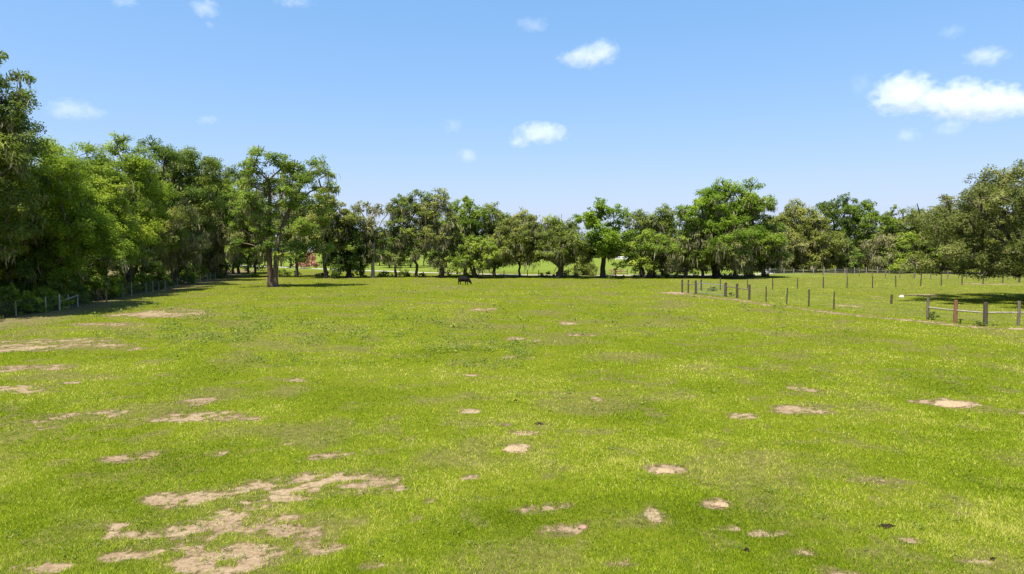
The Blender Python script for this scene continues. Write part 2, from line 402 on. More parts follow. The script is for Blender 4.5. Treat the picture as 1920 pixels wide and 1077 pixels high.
def tree_geo(seed, H, W, cb=.3, ncl=30, leaf=.3, dens=1.0, moss=0.0, tr=.3, stems=1, lean=(0, 0), prof='tall', mossL=2.0, rc=(.12, .2), fork=None, extra=None, trunks=None, depth=1.0, nside=6, lump=.3):
    r = np.random.default_rng(seed)
    Rr = W / 2; ph = r.uniform(0, 6.28, 4)
    C = []; RC = []; W = max(W, .1)
    base_rc = np.sqrt(W * H * (1 - cb)) 
    tries = 0
    while len(C) < ncl and tries < ncl * 60:
        tries += 1
        t = r.random() ** .85
        a = r.uniform(0, 6.283)
        rad = Rr * profile(prof, np.array(t)) * (1 + lump * np.sin(2 * a + ph[0] + 5 * t) + lump * .6 * np.sin(3 * a + ph[1] - 7 * t))
        q = r.uniform(*rc) * base_rc * (.75 + .5 * r.random())
        d = max(0, rad - q * .7) * math.sqrt(r.uniform(.08, 1))
        z = H * cb + t * (H * (1 - cb) - q * .5)
        p = np.array([d * math.cos(a) + lean[0] * t, d * math.sin(a) * depth + lean[1] * t, z])
        if C:
            dd = (np.array(C) - p) * np.array([1, 1, 1.3])
            if np.min(np.linalg.norm(dd, axis=1) / (np.array(RC) + q)) < .52: continue
        C.append(p); RC.append(q)
    if extra:
        for (ex, ey, ez, er) in extra: C.append(np.array([ex, ey, ez])); RC.append(er)
    C = np.array(C); RC = np.array(RC)
    # skeleton
    P = []; PA = []; PL = []
    fz = H * (fork if fork is not None else min(.62, cb + .15))
    roots = []
    for tl in (trunks or []):
        prev = -1
        for q in tl:
            q = np.array(q); PL.append(0.0 if prev < 0 else PL[prev] + .5 * float(np.linalg.norm(q - P[prev]))); P.append(q); PA.append(prev); prev = len(P) - 1
    for s in range(0 if trunks else stems):
        a = r.uniform(0, 6.28) if stems > 1 else 0; sp = (0.12 if stems > 1 else 0) * W
        b0 = np.array([math.cos(a) * tr * (1.2 if stems > 1 else 0), math.sin(a) * tr * (1.2 if stems > 1 else 0), -.25])
        top = np.array([math.cos(a) * sp + lean[0] * .35 + r.normal(0, .015 * H), math.sin(a) * sp + lean[1] * .35 + r.normal(0, .015 * H), fz * r.uniform(.85, 1.1)])
        prev = -1; nseg = 6
        for k in range(nseg + 1):
            u = k / nseg
            q = b0 * (1 - u) + top * u + np.array([r.normal(0, .007 * H), r.normal(0, .007 * H), 0]) * (0 < k)
            PL.append(0.0 if prev < 0 else PL[prev] + float(np.linalg.norm(q - P[prev]))); P.append(q); PA.append(prev); prev = len(P) - 1
        roots.append(prev)
    order = np.argsort(np.linalg.norm(C - np.array([0, 0, fz]), axis=1))
    tips = []
    for ci in order:
        c = C[ci]; A = np.array(P)
        hd = np.hypot(A[:, 0] - c[0], A[:, 1] - c[1]); dz = c[2] - A[:, 2]
        cost = np.sqrt(hd ** 2 + dz ** 2) + .45 * np.array(PL) + .9 * np.maximum(0, .35 * hd - dz) + (A[:, 2] < min(fz * .55, c[2] * .8)) * 4.0
        j = int(np.argmin(cost)); p0 = A[j]; Ld = np.linalg.norm(c - p0)
        ctrl = p0 * .45 + c * .55 + np.array([0, 0, .12 * Ld]) + r.normal(0, .06, 3) * Ld
        prev = j; ns = 4 if Ld > 2 else 2
        for k in range(1, ns + 1):
            u = k / ns
            q = (1 - u) ** 2 * p0 + 2 * u * (1 - u) * ctrl + u * u * c + r.normal(0, .025, 3) * Ld * (k < ns)
            PL.append(PL[prev] + float(np.linalg.norm(q - P[prev]))); P.append(q); PA.append(prev); prev = len(P) - 1
        tips.append(prev)
        for k in range(3):       # twigs into the puff
            e = c + unit(r.normal(0, 1, 3) + np.array([0, 0, .35])) * RC[ci] * .75
            PL.append(PL[prev] + 1.0); P.append(e); PA.append(prev)
    P = np.array(P); PA = np.array(PA); n = len(P)
    wgt = np.zeros(n); haschild = np.zeros(n, bool)
    for i in range(n - 1, -1, -1):
        if not haschild[i]: wgt[i] = 1
        if PA[i] >= 0: wgt[PA[i]] += wgt[i]; haschild[PA[i]] = True
    rad = tr * (wgt / wgt.max()) ** .52
    rad *= 1 + .55 * np.exp(-np.maximum(P[:, 2], 0) / (tr * 2.2))
    i1 = np.where(PA >= 0)[0]; i0 = PA[i1]
    a, b = P[i0], P[i1]; d = unit(b - a); b = b + d * rad[i1][:, None] * .3
    r0 = np.minimum(rad[i0], rad[i1] * 1.9); r1 = rad[i1]
    u = unit(np.cross(d, np.where(np.abs(d[:, 2:3]) > .9, np.array([[1., 0, 0]]), np.array([[0, 0, 1.]])))); v = np.cross(d, u)
    th = np.arange(nside) / nside * 2 * np.pi
    ring = np.cos(th)[None, :, None] * u[:, None] + np.sin(th)[None, :, None] * v[:, None]
    V0 = a[:, None] + ring * r0[:, None, None]; V1 = b[:, None] + ring * r1[:, None, None]
    BV = np.concatenate([V0, V1], 1).reshape(-1, 3); m = len(i1); k = np.arange(nside)
    Fb = np.stack([k, (k + 1) % nside, (k + 1) % nside + nside, k + nside], -1)
    BF = (np.arange(m) * 2 * nside)[:, None, None] + Fb[None]; BF = BF.reshape(-1, 4)
    # leaves
    cnt = np.maximum(8, (dens * 4 * np.pi * RC ** 2 / (leaf * leaf * .3) * .55)).astype(int)
    rep = np.repeat(np.arange(len(C)), cnt); NL = len(rep)
    nsub = 11; sd = unit(r.normal(0, 1, (len(C), nsub, 3)) + np.array([0, 0, .25])); sr = r.uniform(.35, .95, (len(C), nsub))
    si = r.integers(0, nsub, NL); S = sd[rep, si] * sr[rep, si][:, None]
    loc = S + unit(r.normal(0, 1, (NL, 3))) * (r.random(NL) ** .5 * .42)[:, None]
    LP = C[rep] + loc * RC[rep][:, None] * np.array([1.08, 1.08, .74])
    outw = unit(loc + np.array([0, 0, .35]))
    LV, LF = leaf_quads(LP, outw * .8 + np.array([0, 0, .45]), leaf, r)
    cv = r.normal(0, .16, len(C)); sv = r.normal(0, .10, (len(C), nsub))
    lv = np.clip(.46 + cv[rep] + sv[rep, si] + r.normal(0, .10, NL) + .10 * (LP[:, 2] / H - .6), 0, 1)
    MV = MF = mv = None
    if moss > 0:
        low = C[:, 2] < H * .9
        ids = np.where(low)[0]
        nb = int(moss * len(ids) * 8); ci = r.choice(ids, nb)
        q = C[ci] + unit(r.normal(0, 1, (nb, 3)) * np.array([1, 1, .5]) - np.array([0, 0, .25])) * RC[ci][:, None] * r.uniform(.3, 1.0, nb)[:, None]
        st = 7; q = np.repeat(q, st, 0) + r.normal(0, 1, (nb * st, 3)) * np.array([.22, .22, .18]); M = len(q)
        Lh = np.repeat(mossL * r.uniform(.2, .85, nb), st) * r.uniform(.25, 1.0, M)
        Lh = np.minimum(Lh, np.maximum(.2, q[:, 2] - .6))
        yaw = r.uniform(0, np.pi, M); wd = r.uniform(.02, .085, M) * (leaf / .3) ** .9
        ux = np.stack([np.cos(yaw) * wd, np.sin(yaw) * wd, 0 * yaw], -1)
        j1 = np.stack([r.normal(0, .12, M) * Lh, r.normal(0, .12, M) * Lh, -Lh * .5], -1); j2 = j1 + np.stack([r.normal(0, .12, M) * Lh, r.normal(0, .12, M) * Lh, -Lh * .5], -1)
        MV = np.stack([q - ux * .6, q + ux * .6, q + j1 + ux, q + j1 - ux, q + j2 + ux * .15, q + j2 - ux * .15], 1).reshape(-1, 3)
        MF = (np.arange(M) * 6)[:, None, None] + np.array([[0, 1, 2, 3], [3, 2, 4, 5]])[None]; MF = MF.reshape(-1, 4)
        mv = np.repeat(np.clip(np.repeat(r.normal(.45, .2, nb), st) + r.normal(0, .12, M), 0, 1), 2)
    return dict(bark=(BV, BF), leaf=(LV, LF, lv), moss=(MV, MF, mv))
def put_tree(name, label, cat, x, y, geo, lm, bk, group=None, rz=0.0):
    t = empty(name, (x, y, gz(x, y)), label, cat, group); t.rotation_euler.z = rz
    mesh_np('trunk' if cat == 'tree' else 'stems', *geo['bark'], BK[bk], t, smooth=True)
    lv = geo['leaf']; mesh_np('crown' if cat == 'tree' else 'foliage', lv[0], lv[1], LM[lm], t, var=lv[2])
    if geo['moss'][0] is not None:
        mo = geo['moss']; mesh_np('hanging_moss', mo[0], mo[1], MOSS, t, var=mo[2])['kind'] = 'stuff'
    return t

TREES = []
def T(px, Y, top, wpx, lm, bk, label, name='oak_tree', group=None, **kw):
    X = gx(px, Y); H = at_y(px, top, Y)[2] - gz(X, Y); W = wpx * Y / F
    d = dict(cb=.28, ncl=26, leaf=.30 * max(.55, min(1.35, Y / 115)), dens=.75, moss=.5, tr=.24, prof='tall')
    d.update(kw)
    if 100 < Y: d['moss'] *= .95; d['ncl'] = int(d['ncl'] * 1.5); d['cb'] *= .75 if group == GR else .86; d['dens'] *= 1.15; W *= 1.12
    TREES.append((name, label, X, Y, H, W, lm, bk, group, d))
GL, GM_, GR = 'trees of the wood along the left fence', 'trees in the row across the far edge of the field', 'trees behind the paddock on the right'

# --- left wood
LTALL = [(4, 98, 15), (24, 112, 10), (38, 142, 14), (12, 134, 21), (54, 182, 14), (28, 186, 22), (64, 216, 13), (42, 232, 21), (8, 228, 25), (70, 262, 14), (-2, 282, 27), (46, 286, 22), (-20, 110, 22), (-30, 160, 26), (76, 300, 16), (20, 330, 24)]
LTX = [((a + 48) * 50 / F, (k * 37 % 11 - 5) * .35, CAM_Z + (HZ - b) / F * 50, c * 1.65 * 50 / F) for k, (a, b, c) in enumerate(LTALL)]
T(-48, 50, 80, 285, 'oak', 'brown', 'tallest tree, cut off by the left edge, rising high above the wood', 'tall_oak_tree', GL, extra=LTX, ncl=95, cb=.24, moss=.5, tr=.42, leaf=.19, dens=.72, lump=.2, mossL=1.3, prof='oak', rc=(.075, .125))
T(100, 58, 246, 235, 'bright', 'brown', 'bright yellow-green leafy tree just right of the tallest tree at the left edge', 'leafy_tree', GL, ncl=44, cb=.2, moss=.12, leaf=.17, dens=.85, prof='oak')
T(172, 71, 256, 170, 'mid', 'brown', 'mid green round-topped tree between the bright leafy tree and the dense dark one', 'leafy_tree', GL, ncl=34, cb=.2, moss=.3, leaf=.21)
T(240, 78, 250, 165, 'bright', 'dark', 'dense deep-green tree with a lumpy flat top above the lime-coloured understory tree', 'oak_tree', GL, ncl=36, cb=.25, moss=.2, leaf=.21, dens=.9, prof='oak')
T(302, 92, 258, 150, 'dark', 'dark', 'open tree showing black crooked limbs against the sky in the left wood', 'open_oak_tree', GL, ncl=22, cb=.35, moss=.25, tr=.36, dens=.8, prof='vase', rc=(.11, .17), lump=.4)
T(362, 106, 278, 125, 'oak', 'dark', 'flat-topped oak with dark puffs right of the open limbed tree', 'oak_tree', GL, ncl=26, cb=.35, moss=.4, dens=.8, prof='vase')
T(405, 122, 294, 120, 'mid', 'brown', 'green oak with a pointed sunny top just left of the lone field tree', 'oak_tree', GL, ncl=26, moss=.7)
T(448, 142, 306, 105, 'oak', 'brown', 'mossy oak standing in the gap directly behind the left side of the lone field tree', 'oak_tree', GL, ncl=24, moss=.9)
T(200, 70, 312, 150, 'lime', 'brown', 'lime-green understory tree in front of the wood, left of centre of the left fence', 'understory_tree', GL, ncl=30, cb=.3, moss=.15, leaf=.19, dens=.75, prof='oak', tr=.16)
T(268, 86, 335, 135, 'olive', 'dark', 'olive feathery understory tree with layered sprays behind the left fence', 'understory_tree', GL, ncl=26, cb=.25, moss=.6, leaf=.2, dens=.65, prof='oak', tr=.16)
T(330, 98, 372, 130, 'grey', 'brown', 'grey-green moss-draped small oak leaning out over the middle of the left fence', 'mossy_oak_tree', GL, ncl=22, cb=.25, moss=1.6, leaf=.22, dens=.55, prof='oak', lean=(1.5, 0))
T(322, 95, 395, 70, 'lime', 'brown', 'small pale lime sapling crown glowing in front of the mossy small oak', 'sapling', GL, ncl=14, cb=.45, moss=.3, leaf=.2, tr=.1, dens=.6)
T(392, 118, 362, 110, 'grey', 'brown', 'drab brown-green oak veiled in long moss at the far end of the left fence', 'mossy_oak_tree', GL, ncl=22, cb=.22, moss=1.8, dens=.55)
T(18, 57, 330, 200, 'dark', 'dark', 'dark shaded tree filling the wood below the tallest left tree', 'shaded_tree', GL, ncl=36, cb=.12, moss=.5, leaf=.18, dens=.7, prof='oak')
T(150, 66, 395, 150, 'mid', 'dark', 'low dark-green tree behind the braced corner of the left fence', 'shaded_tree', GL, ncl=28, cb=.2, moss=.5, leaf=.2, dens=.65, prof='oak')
T(438, 138, 372, 90, 'olive', 'dark', 'small dull oak at the end of the left fence, beneath the mossy oak', 'mossy_oak_tree', GL, ncl=18, cb=.3, moss=1.4, dens=.6)
# --- the lone tree
LONE = [(505,297,17),(478,312,16),(460,325,13),(530,305,16),(555,318,17),(590,305,15),(608,322,14),(621,327,8),(540,340,17),(575,345,19),(600,350,14),(495,326,13),(470,350,14),(455,375,14),(480,378,13),(560,375,18),(590,385,19),(530,392,17),(500,405,13),(465,410,14),(451,398,10),(478,440,14),(460,455,10),(510,432,15),(545,420,18),(575,430,18),(602,420,15),(545,460,13),(520,455,13),(562,482,13),(600,468,13),(535,477,10),(482,480,9),(451,468,9),(540,312,15),(520,345,15),(545,365,15),(575,330,15),(620,350,11),(490,395,14),(505,360,13),(525,322,16),(512,342,14),(500,350,14),(488,345,13),(445,425,9),(580,465,15),(500,468,9),(465,472,8)]
LEX = [((a - 511) * 91 / F, (k * 37 % 11 - 5) * .55, CAM_Z + (HZ - b) / F * 91, c * 1.4 * 91 / F) for k, (a, b, c) in enumerate(LONE)]
T(511, 91, 281, 185, 'mid', 'red', 'lone twin-stemmed tree standing out in the open field with its shadow beside it', 'lone_oak_tree', None, ncl=0, cb=.30, moss=.6, tr=.36, leaf=.25, dens=.9, trunks=[[(-.22, 0, -.3), (-.25, 0, 1.2), (-.33, 0, 3), (-.45, .1, 5), (-.42, .1, 7.2), (-.3, .2, 9.5), (-.1, 0, 12), (-.2, 0, 14.2)], [(.27, .1, -.3), (.30, .1, 1.2), (.5, .1, 3), (.62, 0, 5), (1.05, 0, 7), (1.8, .1, 9), (2.8, 0, 11), (3.9, -.2, 13)]], prof='oak', fork=.36, mossL=2.0, lean=(1.2, 0), extra=LEX)
# --- row across the far side
T(478, 124, 352, 80, 'oak', 'dark', 'dark oak half hidden behind the trunk of the lone field tree', 'oak_tree', GM_, ncl=20, moss=.9, tr=.2)
T(556, 124, 345, 90, 'oak', 'brown', 'mossy oak between the lone field tree and the pink blossoming shrub', 'oak_tree', GM_, ncl=24, moss=.6, tr=.26, cb=.45)
T(610, 119, 350, 95, 'olive', 'brown', 'round-shouldered mossy oak right beside the pink blossoming shrub', 'oak_tree', GM_, ncl=28, moss=.7, tr=.32, dens=.85, cb=.38)
T(655, 121, 392, 88, 'dark', 'dark', 'low dark oak whose foliage almost reaches the ground left of the pale forked trunk', 'dense_oak_tree', GM_, ncl=26, cb=.1, moss=.5, tr=.4, dens=1.0, prof='oak')
T(695, 121, 370, 78, 'grey', 'pale', 'thin tree with a pale forked trunk and sparse grey crown', 'pale_trunk_tree', GM_, ncl=20, cb=.35, moss=.8, tr=.30, stems=2, dens=.5, prof='vase', rc=(.08, .13))
T(742, 122, 364, 62, 'oak', 'dark', 'slender mossy tree with a straight black trunk, next right after the pale forked trunk', 'slender_oak_tree', GM_, ncl=20, cb=.2, moss=1.1, tr=.22, rc=(.1, .16))
T(783, 122, 354, 75, 'oak', 'dark', 'tall slender tree with two knobbly tufts at its top, second after the pale forked trunk', 'slender_oak_tree', GM_, ncl=22, cb=.22, moss=1.0, tr=.24, rc=(.1, .15), prof='vase')
T(826, 121, 356, 72, 'olive', 'brown', 'narrow tall tree veiled in grey moss with a double trunk left of the cow', 'mossy_oak_tree', GM_, ncl=22, cb=.18, moss=1.5, tr=.28, stems=2, rc=(.1, .15))
T(872, 127, 362, 100, 'mid', 'dark', 'broad-headed green tree rising behind and above the cow', 'oak_tree', GM_, ncl=28, cb=.35, moss=.4, tr=.3, dens=.9)
T(893, 120, 440, 110, 'mid', 'dark', 'low sunlit oak with many leaning stems just right of the cow', 'low_oak_tree', GM_, ncl=26, cb=.28, moss=.5, tr=.26, stems=4, dens=.9, prof='oak')
T(928, 126, 376, 85, 'oak', 'dark', 'oak with a ragged domed top behind the low many-stemmed oak', 'oak_tree', GM_, ncl=24, moss=.6, tr=.28)
T(972, 122, 386, 95, 'olive', 'dark', 'oak on a thin bowed trunk with moss tassels left of the spreading oak', 'bowed_oak_tree', GM_, ncl=28, cb=.25, moss=1.0, tr=.2, lean=(.8, 0))
T(1040, 121, 404, 135, 'oak', 'brown', 'spreading oak with a long low limb reaching out to its left and tassels of moss', 'spreading_oak_tree', GM_, ncl=34, cb=.30, moss=.9, tr=.46, stems=2, prof='oak', fork=.25, extra=[(-5.5, 0, 4.0, 1.3), (-7.2, .3, 4.3, 1.1)])
T(1130, 120, 372, 112, 'broad', 'dark', 'rich green broad-leaved tree with rounded puffs and a thick black trunk', 'broad_leaved_tree', GM_, ncl=26, cb=.36, moss=0, tr=.42, leaf=.36, dens=1.0, rc=(.12, .17), lump=.35)
T(1200, 125, 386, 80, 'oak', 'brown', 'thin-topped oak showing sky through its head right of the rich green broad-leaved tree', 'oak_tree', GM_, ncl=20, cb=.4, moss=.4, tr=.24, dens=.6, rc=(.1, .15))
T(1245, 126, 383, 95, 'oak', 'dark', 'dark-topped oak behind the low oak with black twin trunks', 'oak_tree', GM_, ncl=24, moss=.5, tr=.3)
T(1212, 120, 430, 125, 'mid', 'dark', 'low wide oak on black twin trunks with deep shade beneath it', 'low_oak_tree', GM_, ncl=30, cb=.22, moss=.5, tr=.45, stems=2, prof='oak')
T(1285, 119, 408, 85, 'grey', 'brown', 'grey-green mossy oak tucked against the left side of the biggest far tree', 'mossy_oak_tree', GM_, ncl=22, cb=.15, moss=1.8, tr=.26, dens=.6)
T(1352, 120, 333, 150, 'broad', 'dark', 'biggest far tree, a tall dark green mass rising above the gate', 'great_oak_tree', GM_, ncl=44, cb=.2, moss=.5, tr=.55, stems=3, dens=.9, prof='oak', rc=(.10, .16))
T(1408, 122, 338, 115, 'mid', 'dark', 'right-hand partner of the biggest far tree with spiky sprays at its top', 'great_oak_tree', GM_, ncl=34, cb=.2, moss=.8, tr=.42, stems=2, dens=.85, rc=(.1, .15))
T(1318, 118, 382, 70, 'mid', 'dark', 'slimmer green tree at the left shoulder of the biggest far tree', 'oak_tree', GM_, ncl=20, cb=.2, moss=.6, tr=.24)
T(1378, 117, 415, 95, 'grey', 'dark', 'grey moss-covered low tree in front of the biggest far tree', 'mossy_oak_tree', GM_, ncl=24, cb=.2, moss=1.6, tr=.3, dens=.6)
T(1432, 123, 400, 80, 'dark', 'dark', 'dark drooping oak closing the right end of the big tree mass', 'mossy_oak_tree', GM_, ncl=22, cb=.14, moss=1.1, tr=.3, dens=.8)
# --- right, behind the paddock
T(1490, 152, 376, 125, 'olive', 'brown', 'smooth dome-topped tree right of the big tree mass', 'domed_oak_tree', GR, ncl=36, cb=.2, moss=.8, tr=.36, prof='oak', dens=.9, lump=.12)
T(1462, 145, 420, 80, 'grey', 'pale', 'grey twiggy oak below the left side of the dome-topped tree', 'mossy_oak_tree', GR, ncl=22, cb=.15, moss=1.6, tr=.26, dens=.6)
T(1530, 148, 408, 95, 'olive', 'brown', 'brownish moss-laden oak below the right side of the dome-topped tree', 'mossy_oak_tree', GR, ncl=24, cb=.15, moss=1.5, tr=.26, dens=.65)
T(1572, 154, 366, 110, 'dark', 'dark', 'dark umbrella-headed tree with sky holes, tallest behind the paddock', 'umbrella_oak_tree', GR, ncl=26, cb=.5, moss=.2, tr=.36, dens=.75, prof='vase', rc=(.1, .15))
T(1625, 152, 374, 85, 'mid', 'dark', 'sunlit green tree touching the right side of the umbrella-headed tree', 'oak_tree', GR, ncl=26, cb=.25, moss=.5, tr=.3)
T(1650, 146, 430, 75, 'grey', 'pale', 'grey-brown tree of bare mossy twigs in the middle of the paddock wood', 'mossy_oak_tree', GR, ncl=20, cb=.2, moss=2.0, tr=.26, dens=.4)
T(1590, 146, 440, 70, 'dark', 'dark', 'dark low tree under the umbrella-headed tree', 'shaded_tree', GR, ncl=20, cb=.1, moss=.6, tr=.24)
T(1672, 153, 380, 70, 'oak', 'brown', 'thin ragged tree with loose tufts against the sky right of the sunlit green tree', 'ragged_oak_tree', GR, ncl=18, cb=.4, moss=.4, tr=.24, dens=.6, rc=(.1, .14), lump=.4)
T(1715, 150, 388, 80, 'oak', 'brown', 'tufted tree next to the great live oak, last with sky behind it', 'ragged_oak_tree', GR, ncl=24, cb=.3, moss=.5, tr=.26, dens=.75)
T(1705, 143, 432, 95, 'mid', 'brown', 'fresh green rounded tree under the tufted tree next to the great live oak', 'oak_tree', GR, ncl=26, cb=.12, moss=.4, tr=.24, prof='oak')
T(1688, 139, 484, 36, 'lime', 'brown', 'bright lime sapling at the foot of the paddock wood', 'sapling', GR, ncl=9, cb=.15, moss=0, tr=.07, prof='round', leaf=.28)
T(1765, 144, 385, 110, 'olive', 'brown', 'olive tree mostly hidden behind the left side of the great live oak', 'oak_tree', GR, ncl=26, cb=.12, moss=.6, prof='oak')
T(1840, 138, 370, 120, 'olive', 'brown', 'tree seen through the lower boughs of the great live oak', 'oak_tree', GR, ncl=26, cb=.2, moss=.6, prof='oak')
# --- great live oak, trunk beyond the right edge
T(2085, 62, 257, 650, 'live', 'brown', 'great live oak reaching in from the right edge with boughs sweeping to the ground', 'live_oak_tree', None, ncl=270, cb=.18, moss=.2, tr=.75, stems=3, leaf=.20, dens=.68, prof='oak', rc=(.06, .10), fork=.2, lump=.10, mossL=1.2,
  extra=[(-16.2, 3, 3.6, 1.5), (-14.0, 5, 3.3, 1.4), (-11.0, 4, 3.4, 1.5), (-12.5, 0, 3.9, 1.5), (-15.0, -1, 4.6, 1.5)])

for i, (name, label, X, Y, H, W, lm, bk, group, d) in enumerate(TREES):
    put_tree(name, label, 'tree', X, Y, tree_geo(100 + i, H, W, **d), lm, bk, group)

# --- shrubs
SHR = []
def S(px, py, wpx, hpx, lm, label, name='shrub', cat='shrub', group='shrubs along the left fence', **kw):
    X, Y = at(px, py); W = wpx * Y / F; H = hpx * Y / F
    d = dict(cb=.05, ncl=12, leaf=.11 * max(.9, Y / 55), dens=.9, moss=0, tr=.05, stems=4, prof='shrub', fork=.25, nside=4, rc=(.16, .24)); d.update(kw)
    SHR.append((name, label, cat, X, Y, H, W, lm, group, d))
S(55, 588, 80, 40, 'bright', 'yellow-green bush growing through the left fence near the left edge')
S(8, 594, 60, 60, 'dark', 'dark bush at the extreme left edge behind the fence')
S(28, 580, 70, 140, 'lime', 'tall pale lime arching shrub at the left edge of the wood', ncl=18, dens=.55)
S(150, 566, 60, 42, 'lime', 'low lime bush just above the braced fence corner', 'bush')
S(190, 562, 80, 58, 'bright', 'broad green bush right of the braced fence corner')
S(105, 574, 80, 70, 'dark', 'dark bush filling the shade behind the braced fence corner')
S(258, 550, 22, 32, 'lime', 'small bright green sapling bush against the left fence', 'sapling_bush', ncl=8)
S(225, 553, 60, 30, 'olive', 'straw-tipped scrub at the foot of the left fence left of the sapling bush')
S(290, 543, 70, 55, 'dark', 'dark rounded bush behind the left fence right of the sapling bush')
S(340, 532, 70, 50, 'dark', 'dark bush behind the left fence below the moss-draped small oak')
S(395, 521, 70, 45, 'dark', 'dark bush near the far end of the left fence')
S(318, 534, 40, 18, 'grey', 'grey dry brush lying along the left fence', 'dry_brush')
G2 = 'shrubs below the far row of trees'
S(581, 504.5, 40, 33, 'pink', 'pink blossoming shrub seen under the trees right of the lone tree', 'flowering_shrub', 'shrub', None, leaf=.3, ncl=16)
S(1098, 516.5, 62, 40, 'olive', 'round olive bush between the spreading oak and the black-trunked broad-leaved tree', 'shrub', 'shrub', G2, leaf=.27, ncl=16)
S(1060, 516.5, 40, 12, 'mid', 'low scrub right of the spreading oak trunk', 'scrub', 'shrub', G2, leaf=.25, ncl=8)
S(1150, 516, 36, 14, 'pink', 'reddish dry scrub right of the thick black trunk', 'dry_brush', 'shrub', None, leaf=.16, ncl=8, dens=.35)
S(1218, 516, 40, 14, 'dark', 'dark scrub beneath the low oak with twin trunks', 'scrub', 'shrub', G2, leaf=.25, ncl=8)
S(860, 514, 24, 18, 'lime', 'lime bush glowing between the trunks above the cow', 'bush', 'shrub', G2, leaf=.3, ncl=8)
S(760, 516, 50, 10, 'mid', 'low scrub between the slender black trunks', 'scrub', 'shrub', G2, leaf=.25, ncl=8)
S(1405, 514, 26, 30, 'bright', 'green bush at the foot of the big tree mass above the gate', 'bush', 'shrub', G2, leaf=.27, ncl=8)
S(530, 516, 44, 12, 'mid', 'low scrub just right of the lone tree trunk, far behind it', 'scrub', 'shrub', G2, leaf=.25, ncl=8)
S(620, 518, 60, 9, 'dark', 'dark scrub under the oaks right of the pink shrub', 'scrub', 'shrub', G2, leaf=.25, ncl=8)
G3 = 'weeds at the foot of the rail fence posts'
S(1748, 600, 26, 16, 'oak', 'weed clump leaning on the corner post of the near rail fence', 'weed_clump', 'weed', G3, ncl=9, tr=.02, leaf=.10)
S(1800, 606.5, 16, 11, 'oak', 'weed clump beside the red-brown post of the near rail fence', 'weed_clump', 'weed', G3, ncl=7, tr=.02, leaf=.09)
S(1836, 611, 22, 12, 'oak', 'weed clump at the foot of the thick grey post of the near rail fence', 'weed_clump', 'weed', G3, ncl=8, tr=.02, leaf=.09)
S(1862, 611.5, 18, 5, 'oak', 'flat weed clump between the thick grey post and the right edge post', 'weed_clump', 'weed', G3, ncl=6, tr=.02, leaf=.09)
S(1370, 556, 14, 8, 'oak', 'weed clump at the foot of the gate hinge post', 'weed_clump', 'weed', G3, ncl=6, tr=.02, leaf=.11)
S(1340, 546, 40, 9, 'oak', 'weeds growing up behind the steel gate', 'weed_clump', 'weed', G3, ncl=9, tr=.02, leaf=.11)
for i, (name, label, cat, X, Y, H, W, lm, group, d) in enumerate(SHR):
    put_tree(name, label, cat, X, Y, tree_geo(500 + i, H, W, **d), lm, 'dark', group)

# --- deep wood masses behind the front trees: uncountable
def wood_mass(name, spots, seed, kw, lm, bk='dark'):
    r = np.random.default_rng(seed); VV = []; FF = []; mi = []; vv = []; off = 0
    for i, (X, Y, H, W) in enumerate(spots):
        g = tree_geo(seed + i, H, W, **kw); z = gz(X, Y)
        for k, m in (('bark', 0), ('leaf', 1)):
            V, Fc = g[k][0], g[k][1]
            VV.append(V + np.array([X, Y, z])); FF.append(Fc + off); off += len(V); mi.append(np.full(len(Fc), m)); vv.append(g[k][2] if k == 'leaf' else np.zeros(len(Fc)))
    o = mesh_np(name, np.concatenate(VV), np.concatenate(FF), [BK[bk], LM[lm]], var=np.concatenate(vv), mi=np.concatenate(mi))
    return tag(o, kind='stuff')
r_ = np.random.default_rng(3)
sp = []
for px, Y, top in ((-60, 62, 200), (20, 66, 262), (70, 74, 285), (130, 80, 290), (190, 86, 285), (250, 92, 290), (300, 104, 300), (345, 112, 306), (390, 122, 318), (425, 130, 330), (465, 142, 372), (-100, 56, 200), (120, 100, 300), (330, 135, 320), (180, 110, 300), (10, 88, 250)):
    sp.append((gx(px, Y), Y, at_y(px, top, Y)[2], 9.0))
wood_mass('woodland_interior', sp, 900, dict(cb=.08, ncl=22, leaf=.34, dens=.7, tr=.2, prof='oak', nside=5), 'oak')
sp = [(gx(px, Y), Y, at_y(px, top, Y)[2], 9.5) for px, Y, top in [(1440 + 32 * k + (k % 3) * 7, 160 + (k * 7) % 22, 405 + (k * 13) % 22) for k in range(17)]]
wood_mass('woodland_behind_paddock', sp, 950, dict(cb=.06, ncl=22, leaf=.42, dens=.8, tr=.2, prof='oak', nside=5), 'dark')
sp = []
for k in range(46):
    px = 380 + k * 21 + r_.uniform(-6, 6); Y = r_.uniform(318, 365)
    sp.append((gx(px, Y), Y, r_.uniform(9.5, 15) if px < 1050 or px > 1120 else r_.uniform(8, 10), 12.0))
wood_mass('far_woodland', sp, 1000, dict(cb=.04, ncl=16, leaf=.85, dens=.8, tr=.25, prof='oak', nside=4), 'oak')

